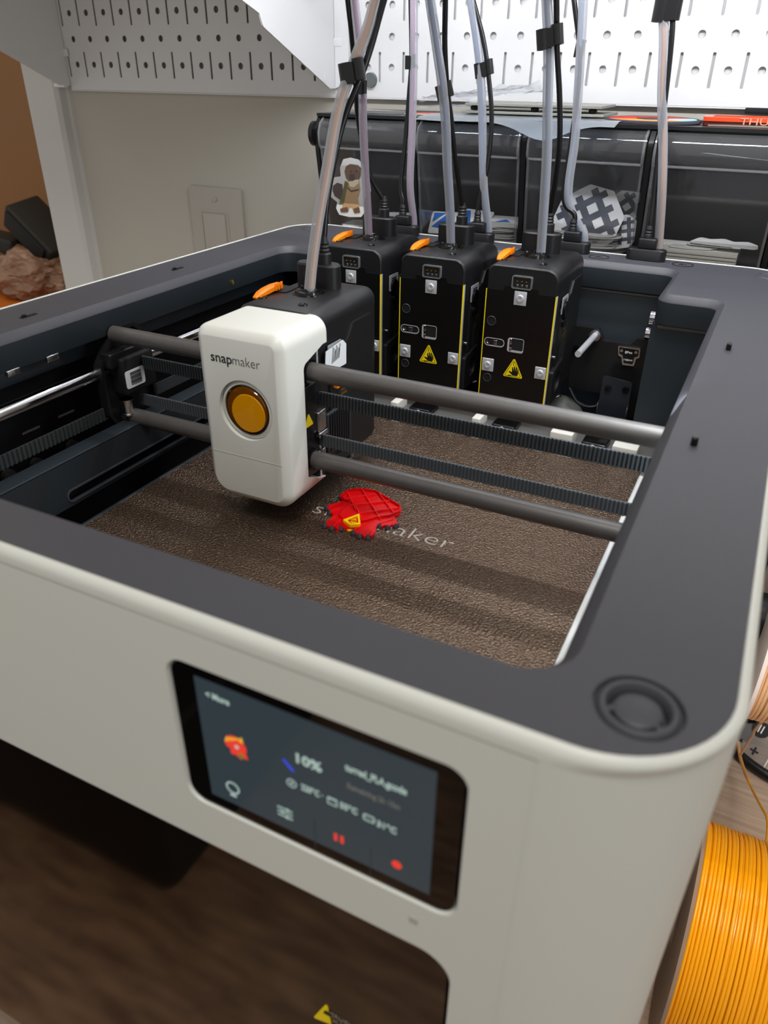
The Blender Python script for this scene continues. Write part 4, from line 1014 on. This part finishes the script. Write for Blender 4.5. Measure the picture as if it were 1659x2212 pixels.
bundle('milky tube with a grey-blue filament rising from the right docked toolhead', 'coregrey',
       [(1168, 552), (1174, 460), (1181, 340), (1183, 220), (1185, 100), (1181, 0)],
       [(1190, 514), (1194, 450), (1207, 330), (1209, 220), (1203, 100), (1202, 0)],
       [(1217, 520), (1228, 430), (1242, 300), (1250, 180), (1256, 80), (1260, 0)],
       [(1211, 500), (1218, 430), (1233, 310), (1247, 210), (1252, 110), (1240, 0)],
       [(1190, 82, .522, 50, 36, -10), (1253, 107, .612, 18, 28, 6)], .5365, .52, .603, .61, .252, .0032, Vector((-.1455, .500, 0)), -.1395)
bundle('thick near milky tube leaning right from the active toolhead, with an orange filament', 'coreorange',
       [(668, 633), (675, 560), (688, 470), (706, 370), (730, 240), (760, 150), (795, 60), (815, -10)],
       [(706, 596), (697, 540), (706, 440), (722, 345), (744, 255), (776, 175), (800, 105), (822, 25), (832, -10)],
       [(1421, 500), (1430, 410), (1432, 300), (1430, 200), (1434, 90), (1432, 0)],
       [(1405, 517), (1412, 430), (1425, 310), (1441, 180), (1452, 70), (1453, 0)],
       [(763, 157, .40, 58, 44, -10), (1443, 24, .613, 46, 36, 2)], .372, .41, .603, .613, .270, .0032, Vector((-.2335, .3375, 0)), -.0838)

# ================================================================== STORAGE CASE WITH CLEAR BINS
CS = thing('storage_case', (-.19, .69, DESK), 'black storage case with a row of clear tilting bins behind the printer', 'storage case')
CT = .0868
yF = .634; yB = .738
xs = [-.3830, -.2890, -.1940, -.0985, -.0040, .0915]
bm = bmesh.new()
box(bm, xs[0] - .002, xs[-1] + .002, yF + .004, yB, CT - .0025, CT)          # top
box(bm, xs[0] - .002, xs[-1] + .002, yB - .003, yB, DESK, CT - .002)           # back
box(bm, xs[0] - .002, xs[-1] + .002, yF + .012, yB, DESK, -.014)               # body below
obj('case_body', bm, 'case', CS, smooth=0)
for x in xs:
    pr = rpoly([(yF + .013, -.014), (yB - .002, -.014), (yB - .002, CT - .002), (yF + .006, CT - .002), (yF - .002, CT - .012), (yF, CT - .030)], [0, 0, 0, .004, .006, .004], 4)
    obj('divider', S(pr, 'x', x - .0018, x + .0018), 'case', CS, smooth=30)
obj('hinge_knob', rodm(bmesh.new(), (xs[0] - .0050, yF + .003, CT - .016), (xs[0] - .0015, yF + .003, CT - .016), .0100, 24), 'case', CS)
for i in range(5):
    a, b = xs[i] + .0028, xs[i + 1] - .0028
    # front profile (y,z) : rounded roll at the top, ridge, slanting face, floor
    fp = [(yF + .016, CT - .0040), (yF + .006, CT - .0036), (yF - .0005, CT - .0075), (yF - .0036, CT - .0145), (yF - .0030, CT - .0230), (yF - .0010, CT - .0262), (yF + .0005, CT - .0280), (yF + .0120, -.0075), (yF + .0150, -.0105), (yF + .045, -.0112), (yF + .092, -.0112)]
    th = .0010
    bn = bmesh.new()
    prs = []
    for j, p in enumerate(fp):
        q0_ = Vector(fp[max(j - 1, 0)]); q1_ = Vector(fp[min(j + 1, len(fp) - 1)]); d = (q1_ - q0_).normalized(); nn = Vector((-d.y, d.x)) * th
        prs.append((p[0] + abs(nn.x) if nn.x else p[0], p[1] - nn.y if j < 3 else p[1] + abs(nn.y)))
    V0 = [[bn.verts.new((x, p[0], p[1])) for p in fp] for x in (a, b)]
    for j in range(len(fp) - 1): bn.faces.new((V0[0][j], V0[1][j], V0[1][j + 1], V0[0][j + 1]))
    # side walls
    side = fp + [(yF + .092, CT - .030), (yF + .020, CT - .008)]
    for x in (a, b):
        slab(bn, [[(p[0], p[1]) for p in side]], 'x', x, x + (.0008 if x == a else -.0008))
    cb_ = obj('clear_bin', bn, 'clear', CS, smooth=40, label='clear plastic tilting bin')
    obj('bin_ridge', rodm(bmesh.new(), (a + .002, yF - .0018, CT - .0262), (b - .002, yF - .0018, CT - .0262), .0009, 8), 'acrylic', cb_)
    for x in (a + .0012, b - .0012):
        obj('corner_rib', sweep(bmesh.new(), [(x, p[0] - .0004, p[1]) for p in fp[1:9]], .0010, 6), 'acrylic', cb_)

ZB = -.0100     # floor of the bins
def flatsheet(name, poly, m, mtx, th=.0004, parent=None, **k):
    bm = S(poly, 'z', 0, th); bm.transform(mtx); return obj(name, bm, m, parent, smooth=0, **k)
# -- bin 1: dog sticker leaning on the front, pile of stickers
DG = thing('dog_sticker', py(758, 410, .6425), 'white-edged sticker of a sitting brown dog inside the leftmost bin', 'sticker')
def dpl(pts, y): return [tuple(py(u, v, y).xz) for u, v in pts]
def z3(pts): return [(640 + u / 2.9625, 160 + v / 2.9625) for u, v in pts]
edge = z3([(300, 545), (345, 535), (400, 548), (430, 590), (440, 650), (470, 690), (478, 750), (440, 790), (430, 840), (440, 880), (415, 915), (340, 915), (275, 900), (255, 860), (262, 820), (225, 790), (205, 740), (215, 690), (245, 660), (285, 655), (280, 600)])
obj('sticker_backing', S(rpoly(dpl(edge, .6425)[::-1], .0010, 3), 'y', .6425, .6429), 'stickwhite', DG, smooth=0)
yq = .6424
def dl(name, pts, m, dy=0): obj(name, S(rpoly(dpl(z3(pts), yq - dy)[::-1], .0006, 2), 'y', yq - dy - .0001, yq - dy), m, DG, smooth=0)
dl('tail_print', [(235, 715), (262, 695), (295, 705), (300, 750), (310, 790), (280, 805), (245, 780), (232, 745)], 'dogdark')
dl('body_print', [(330, 680), (400, 670), (410, 740), (395, 800), (405, 860), (408, 885), (370, 888), (360, 860), (345, 850), (330, 880), (285, 880), (300, 830), (318, 760)], 'dogtan', .0001)
dl('cape_print', [(312, 680), (335, 700), (318, 760), (305, 830), (272, 835), (295, 760)], 'doggreen', .0002)
dl('head_print', [(318, 590), (345, 575), (395, 582), (415, 605), (412, 650), (395, 690), (350, 695), (320, 670), (308, 625)], 'dogbrown', .0003)
dl('chest_print', [(330, 690), (400, 672), (398, 700), (370, 725), (345, 720)], 'stickcream', .0004)
dl('muzzle_print', [(340, 640), (372, 636), (376, 670), (358, 688), (340, 672)], 'dogdark', .0005)
dl('belt_print', [(330, 720), (350, 745), (400, 735), (402, 742), (352, 755), (326, 730)], 'dogdark', .0005)
dl('paw_print', [(280, 862), (325, 850), (335, 880), (285, 882)], 'dogbrown', .0006)
dl('paw_print', [(365, 862), (400, 850), (410, 884), (372, 888)], 'dogbrown', .0006)
for u in (344, 380): dl('eye_print', [(u, 618), (u + 10, 618), (u + 10, 630), (u, 630)], 'labelblack', .0006)
def pile(cx, cy, n, w, d, group, label, m='stickwhite', spread=.006, z0=ZB, name='sticker', seed=1, rim=None):
    rnd = random.Random(seed); proto = None
    blob = rpoly([(-w / 2, -d / 2), (w * .2, -d / 2), (w / 2, -d * .2), (w * .42, d * .3), (w * .1, d / 2), (-w * .4, d * .4)], min(w, d) * .16, 4)
    for i in range(n):
        if proto is None:
            bm = S(blob, 'z', 0, .0005)
            proto = obj(name, bm, m, None, label, 'sticker', group, smooth=0); proto.data.transform(Matrix.Translation(Vector(proto.location))); o = proto
        else:
            o = proto.copy(); COL.objects.link(o)
        o.location = (cx + rnd.uniform(-spread, spread), cy + rnd.uniform(-spread, spread) * .5, z0 + .0003 + i * .0012)
        o.rotation_euler = (R_(rnd.uniform(-1.2, 1.2)), R_(rnd.uniform(-1.0, 1.0)), rnd.uniform(-.5, .5))
pile(-.318, .672, 11, .042, .034, 'stickers piled in the leftmost bin', 'white-edged brown sticker piled beside the dog sticker in the leftmost bin', seed=3, spread=.004)
pile(-.352, .662, 5, .038, .030, 'stickers under the dog sticker', 'white sticker lying flat under the dog sticker', seed=5, spread=.003)
# -- bin 2: blue and white stickers
pile(-.219, .671, 12, .040, .032, 'white and blue stickers in the second bin', 'square white sticker in the pile of the second bin', seed=8, spread=.0035)
def tilted(name, poly, m, loc, rx, rz, label, cat='sticker', th=.0005, ry=0):
    T = thing(name, loc, label, cat)
    mtx = Matrix.Translation(loc) @ Matrix.Rotation(R_(rz), 4, 'Z') @ Matrix.Rotation(R_(ry), 4, 'Y') @ Matrix.Rotation(R_(rx), 4, 'X')
    T['_m'] = 0; del T['_m']
    bm = S(poly, 'z', 0, th); bm.transform(mtx); obj('sheet', bm, m, T, smooth=0)
    return T, mtx
def on(T, mtx, name, poly, m, h=.0006, th=.0002):
    bm = S(poly, 'z', h, h + th); bm.transform(mtx); obj(name, bm, m, T, smooth=0)
T, mx = tilted('sticker', rrect(-.017, .017, -.014, .014, .002, 3), 'stickwhite', Vector((-.268, .668, .001)), 32, 14, 'blue and white triangular-patterned sticker at the left of the second bin')
on(T, mx, 'blue_print', [(-.015, -.006), (.013, -.012), (-.002, .012)], 'stickblue'); on(T, mx, 'blue_print', [(-.015, .012), (-.004, .012), (-.015, .000)], 'stickblue')
T, mx = tilted('sticker', rrect(-.015, .015, -.013, .013, .002, 3), 'stickwhite', Vector((-.246, .673, .0035)), 38, -12, 'white sticker with a blue corner leaning in the second bin')
on(T, mx, 'blue_print', [(-.013, -.011), (.002, -.011), (-.009, .011), (-.013, .011)], 'stickblue')
T, mx = tilted('sticker', rrect(-.019, .019, -.015, .015, .002, 3), 'stickwhite', Vector((-.219, .670, .0060)), 8, 6, 'white sticker with a small blue mark on top of the second bin pile')
on(T, mx, 'blue_print', [(-.005, -.003), (.008, -.002), (.003, .005)], 'stickblue')
# -- bin 3: lattice sticker
def lattice(loc, rx, ry, rz, s, label, seedx=0):
    T = thing('lattice_sticker', loc, label, 'sticker')
    mtx = Matrix.Translation(loc) @ Matrix.Rotation(R_(rx), 4, 'X') @ Matrix.Rotation(R_(rz), 4, 'Z')
    oc = [(-s, -s * .45), (-s * .45, -s), (s * .45, -s), (s, -s * .45), (s, s * .45), (s * .45, s), (-s * .45, s), (-s, s * .45)]
    bm = S(rpoly(oc, s * .12, 3), 'z', 0, .0005); bm.transform(mtx); obj('sticker_backing', bm, 'stickwhite', T, smooth=0)
    wd = s * .105
    for k_ in (-.50, 0, .50):
        e = s * .80
        for q in (0, 1):
            r_ = [(-e, k_ * s - wd), (e, k_ * s - wd), (e, k_ * s + wd), (-e, k_ * s + wd)]
            if q: r_ = [(p[1], p[0]) for p in r_][::-1]
            bm = S(r_, 'z', .0005 + q * .0001, .0008 + q * .0001); bm.transform(mtx); obj('dark_band', bm, 'sticknavy', T, smooth=0)
    return T
pile(-.140, .672, 13, .060, .036, 'stickers piled in the third bin', 'white sticker in the pile under the dark lattice sticker', seed=11, spread=.005)
lattice(Vector((-.1445, .668, .0140)), 60, 0, 33, .0270, 'large white sticker with a dark diagonal lattice, leaning at front of the third bin')
lattice(Vector((-.1190, .690, .0165)), 66, 0, 42, .0190, 'sticker with dark lattice standing behind the large one in the third bin')
lattice(Vector((-.1175, .671, .0060)), 50, 0, 15, .0150, 'smaller dark-patterned sticker at the right end of the third bin')
# -- bin 4: cards and stickers
for i in range(4):
    obj('card', B(-.0850, -.0240, .6500, .6940, ZB + .0002 + i * .0026, ZB + .0022 + i * .0026, bev=.0003), 'card', None, 'off-white card in the flat stack inside the fourth bin', 'card', 'cards stacked in the fourth bin')
cardtop = ZB + .0022 + 3 * .0026
tilted('sticker', rpoly([(-.020, -.006), (-.004, -.010), (.012, -.008), (.020, 0), (.010, .006), (0, .009), (-.014, .006)], .003, 4), 'stickwhite', Vector((-.058, .668, cardtop + .001)), 3, 8, 'scalloped white sticker lying on the card stack in the fourth bin')
tilted('sticker', rpoly([(-.026, -.008), (.026, -.009), (.024, .002), (.016, .009), (.006, .005), (-.002, .011), (-.012, .006), (-.020, .009)], .003, 4), 'stickwhite', Vector((-.036, .670, cardtop + .005)), 6, -5, 'upper cloud-shaped white sticker in the fourth bin')
T, mx = tilted('sticker', rpoly([(-.018, -.007), (.018, -.008), (.016, .006), (.004, .009), (-.012, .007)], .003, 4), 'stickwhite', Vector((-.047, .672, cardtop + .003)), 4, 0, 'white sticker with grey print between the other two in the fourth bin')
on(T, mx, 'grey_print', rpoly([(-.012, -.005), (.010, -.006), (.008, .003), (-.008, .004)], .002, 3), mat('print_grey', (70, 76, 74), .5))

# ---- things lying on top of the case
ZC = CT + .0003
T, mx = tilted('sticker', rpoly([(-.030, -.012), (.030, -.010), (.028, .014), (-.010, .018)], .006, 4), 'stickcream', Vector((-.290, .675, ZC)), 0, 4, 'cream-edged red sticker lying on the case at left')
on(T, mx, 'red_print', rpoly([(-.022, -.009), (.024, -.008), (.022, .010), (-.006, .013)], .004, 4), 'stickred')
T, mx = tilted('sticker', rrect(-.026, .026, -.016, .016, .003, 4), 'stickwhite', Vector((-.350, .690, ZC)), 0, -6, 'flat white sticker at the left end of the case top')
tilted('clear_sheet', rrect(-.030, .030, -.020, .020, .002, 3), 'film', Vector((-.345, .668, ZC + .0006)), 0, 9, 'clear film sheet lying at the left end of the case top', 'plastic sheet')
# crumpled clear sleeve
bm = bmesh.new(); bmesh.ops.create_grid(bm, x_segments=26, y_segments=12, size=.5)
for v in bm.verts:
    x, y = v.co.x, v.co.y
    h = .5 + .5 * x
    v.co = Vector((x * .098, y * .040 + .004 * noise.noise(Vector((x * 6, y * 4, 1))), .006 + .024 * h * (1 - abs(y) * .8) + .004 * noise.noise(Vector((x * 9, y * 11, 4)))))
for v in list(bm.verts): pass
dup_ = bmesh.ops.duplicate(bm, geom=bm.verts[:] + bm.edges[:] + bm.faces[:])
for g in dup_['geom']:
    if isinstance(g, bmesh.types.BMVert): g.co.z = .0006 + g.co.z * .35
bm.transform(Matrix.Translation((-.254, .692, ZC + .0012)) @ Matrix.Rotation(R_(4), 4, 'Z'))
SL = obj('clear_sleeve', bm, 'film', None, 'crumpled clear plastic sleeve standing up on the case top', 'plastic sleeve', smooth=25)
# two grey flat plates on spacers
GP = thing('flat_plate', (-.205, .688, ZC), 'lower grey flat plate on the frosted bag', 'plate', None)
obj('plate_body', B(-.262, -.143, .668, .722, ZC + .0022, ZC + .0042, bev=.0003), 'plategrey', GP)
for x, y in ((-.252, .673), (-.153, .673), (-.200, .673)): obj('rubber_spacer', lathe(bmesh.new(), [(0, .0036), (.0022, .0036), (.0034, .0026), (.0030, .0006), (0, 0)], (x, y, ZC + .0042), n=14), 'blackmatte', GP)
obj('flat_plate', B(-.258, -.145, .666, .718, ZC + .0080, ZC + .0100, bev=.0003), 'plategrey', None, 'upper grey flat plate resting on black spacers', 'plate', smooth=0)
# frosted bag under them hanging over the front
bm = bmesh.new(); nx, ny = 30, 16; G = []
for i in range(nx + 1):
    row = []
    for j in range(ny + 1):
        x = -.285 + i / nx * .160; s = j / ny
        y = .705 - s * .076
        drop = 0
        over = max(0, s - .86) / .14
        hang = math.exp(-((x + .178) / .022) ** 2)
        z = ZC + .0012 + .0006 * noise.noise(Vector((x * 60, y * 60, 0)))
        if over > 0: y -= .004 * over; z -= over * (.003 + .011 * hang)
        row.append(bm.verts.new((x, y, z)))
    G.append(row)
for i in range(nx):
    for j in range(ny): bm.faces.new((G[i][j], G[i + 1][j], G[i + 1][j + 1], G[i][j + 1]))
obj('frosted_bag', bm, 'frost', None, 'frosted plastic bag under the grey plates hanging over the case front', 'plastic bag', smooth=50)
# embroidered patch
T = thing('embroidered_patch', (-.1060, .668, ZC), 'oval embroidered patch in red, orange and pale blue on the case top', 'patch')
def ell(a, b, n=40): return [(a * math.cos(2 * math.pi * i / n), b * math.sin(2 * math.pi * i / n)) for i in range(n)]
mp_ = Matrix.Translation((-.1062, .668, ZC)) @ Matrix.Rotation(R_(-3), 4, 'Z') @ Matrix.Rotation(R_(2), 4, 'X')
bm = bmesh.new(); loft(bm, [[(p[0] * k_, p[1] * k_, z) for p in ell(.0365, .024)] for k_, z in ((.97, 0), (1, .0008), (.99, .0022), (.93, .0028), (.90, .0020))], cap0=True, cap1=True); bm.transform(mp_); obj('stitched_border', bm, 'patchblack', T)
for a0, a1, m_ in ((.55, 2.2, 'patchred'), (2.2, 3.6, 'patchred'), (-.6, .55, 'patchblue'), (3.6, 5.0, 'patchorange'), (5.0, 5.68, 'patchorange')):
    pts_ = [(0, 0)] + [(.0325 * math.cos(a0 + (a1 - a0) * t / 8), .021 * math.sin(a0 + (a1 - a0) * t / 8)) for t in range(9)]
    bm = S(pts_, 'z', .0020, .0026); bm.transform(mp_); obj('stitched_field', bm, m_, T, smooth=0)
bm = S(ell(.012, .0075, 20), 'z', .0024, .0030); bm.transform(mp_); obj('stitched_field', bm, 'patchblack', T, smooth=0)
# red tool with lettering
T = thing('red_multitool', (-.040, .675, ZC), 'red-orange flat plastic tag with copper lettering at the right of the case top', 'tag')
obj('tag_body', S(rrect(-.0690, .030, .658, .692, .004, 4), 'z', ZC, ZC + .0030), 'darkred', T)
obj('tag_frame', S([rrect(-.0690, .030, .657, .694, .005, 4), rrect(-.0630, .026, .662, .689, .003, 4)], 'z', ZC + .0028, ZC + .0055), 'redplastic', T)
text('tag_text', 'THUN', .0060, 'coppertext', T, (-.0300, .6565, ZC + .0030), width=.026, ext=.0002)
obj('thin_blade', S([(-.064, .652), (.03, .650), (.03, .656), (-.050, .657)], 'z', ZC, ZC + .0008), 'plategrey', T)

# ================================================================== SPOOLS AND THINGS AT THE RIGHT
def spool(loc, R, Rc, w, core_r, fil, flange, label, fl_label, n, seed=2, fl_th=.0022):
    T = thing('filament_spool', (loc[0] + w / 2, loc[1], loc[2] - R), label, 'filament spool')
    rnd = random.Random(seed)
    x0, y, z = loc
    for xa in (x0 - fl_th, x0 + w):
        bm = lathe(bmesh.new(), [(.018, 0), (R, 0), (R, fl_th), (.018, fl_th), (.018, 0)], (xa, y, z), (1, 0, 0), 80); obj('flange', bm, flange, T, label=fl_label, smooth=30)
    obj('hub', lathe(bmesh.new(), [(.018, 0), (.018, w), (core_r, w), (core_r, 0), (.018, 0)], (x0, y, z), (1, 0, 0), 32), flange, T)
    bm = bmesh.new(); p = w / n; fr = p * .52
    lathe(bm, [(core_r, 0), (Rc - fr, 0), (Rc - fr, w), (core_r, w)], (x0, y, z), (1, 0, 0), 64)
    for i in range(n):
        cx_ = x0 + p * (i + .5); NR = 96; rr = Rc - fr * .6 + rnd.uniform(-.0005, .0005); tilt = rnd.uniform(-.0007, .0007); ph = rnd.uniform(0, 6)
        rings = []
        for k_ in range(NR):
            a = 2 * math.pi * k_ / NR; dx = tilt * math.sin(a + ph)
            rings.append([Vector((cx_ + dx + fr * math.cos(b), y + (rr + fr * math.sin(b)) * math.cos(a), z + (rr + fr * math.sin(b)) * math.sin(a))) for b in [2 * math.pi * q / 6 for q in range(6)]])
        loft(bm, rings, close=True)
    obj('filament_winding', bm, fil, T, label='neat side-by-side filament turns', smooth=80)
    return T
spool((.0500, .3630, -.3812), .0765, .0700, .058, .035, 'filyellow', 'cardboard', 'spool of bright yellow filament with cardboard flanges on the desk', 'brown cardboard flange', 24)
sp2 = spool((.0520, .4600, -.1850), .0720, .0660, .050, .030, 'filtan', mat('flange_pale', (225, 205, 198), .35), 'pale-flanged spool of tan filament above and behind the yellow spool', 'pale pinkish flange', 22, seed=9)
obj('spool_holder', rodm(bmesh.new(), (.0215, .4600, -.1850), (.1060, .4600, -.1850), .0150, 24), 'black', sp2)
obj('holder_foot', B(.0215, .026, .435, .485, -.22, -.15, bev=.002), 'black', sp2)
# loose yellow filament end
def w3(u, v, y): return py(u, v, y)
fl = spline([w3(1594, 1602, .600), w3(1600, 1640, .585), w3(1618, 1690, .55), w3(1640, 1735, .50), w3(1656, 1765, .47), w3(1658, 1800, .44), w3(1650, 1850, .400), w3(1632, 1925, .362)], 8)
T = thing('loose_filament', fl[0], 'loose yellow filament strand rising from the yellow spool', 'filament')
obj('strand', sweep(bmesh.new(), fl, .0011, 8), 'filyellow', T, smooth=60)
obj('guide_sleeve', sweep(bmesh.new(), fl[:16], .0016, 8), 'filorange', T, smooth=60)
fl = spline([w3(1600, 1630, .575), w3(1625, 1590, .55), w3(1659, 1545, .50), (.12, .47, -.12)], 8)
obj('loose_filament', sweep(bmesh.new(), fl, .0011, 8), 'filtan', None, 'loose tan filament strand crossing to the pale spool', 'filament', smooth=60)
# black cable on desk
cbp = spline([(.02, .66, DESK + .0055), (.060, .640, DESK + .0055), (.095, .612, DESK + .0055), (.130, .600, DESK + .0055), (.18, .605, DESK + .0055), (.25, .63, DESK + .0055)], 8)
obj('power_cable', sweep(bmesh.new(), cbp, .005, 12), 'cable', None, 'thick black power cable lying across the desk', 'cable', smooth=60)
# clear pouch with symbols
T = thing('clear_pouch', (.098, .67, DESK), 'clear plastic pouch with dark symbols on the desk behind the spools', 'plastic pouch')
c = pz(1625, 1610, DESK + .012); mp_ = Matrix.Translation(c) @ Matrix.Rotation(R_(-20), 4, 'Z') @ Matrix.Rotation(R_(42), 4, 'X')
bm = S(rrect(-.0185, .0185, -.026, .034, .009, 5), 'z', 0, .0012); bm.transform(mp_); obj('pouch_sheet', bm, 'acrylic', T, smooth=0)
bm = S([rrect(-.0185, .0185, -.026, .034, .009, 5), rrect(-.0175, .0175, -.025, .033, .008, 5)], 'z', .0012, .0018); bm.transform(mp_); obj('pouch_rim', bm, 'white', T, smooth=0)
bm = S(circ(0, .018, .0085, 24), 'z', .0013, .0016); bm.transform(mp_); obj('round_symbol', bm, 'labelblack', T, smooth=0)
bm = S([(-.001, -.008), (.001, -.008), (.001, -.005), (.004, -.005), (.004, -.003), (.001, -.003), (.001, .000), (-.001, .000), (-.001, -.003), (-.004, -.003), (-.004, -.005), (-.001, -.005)], 'z', .0013, .0016); bm.transform(mp_ @ Matrix.Translation((.004, 0, 0))); obj('plus_symbol', bm, 'labelblack', T, smooth=0)
bm = S([(-.0125, -.003), (-.008, -.003), (-.0103, .001)], 'z', .0013, .0016); bm.transform(mp_); obj('triangle_symbol', bm, 'labelblack', T, smooth=0)
for xx in (-.0015, .0015):
    bm = S([(xx - .0006, .014), (xx + .0006, .014), (xx + .0006, .022), (xx - .0006, .022)], 'z', .0016, .0018); bm.transform(mp_); obj('white_symbol', bm, 'white', T, smooth=0)
# black bin on the floor in front of the desk (seen mirrored in the door)
FB = thing('floor_bin', (-1.0, -.75, -1.2), 'large black bin standing on the wood floor in front of the desk', 'bin')
obj('bin_body', S([rrect(-1.35, -.72, -.95, -.35, .03), rrect(-1.33, -.74, -.93, -.37, .025)], 'z', -1.2, -.86), 'rubber', FB)
obj('bin_floor', B(-1.34, -.73, -.94, -.36, -1.2, -1.18), 'rubber', FB)
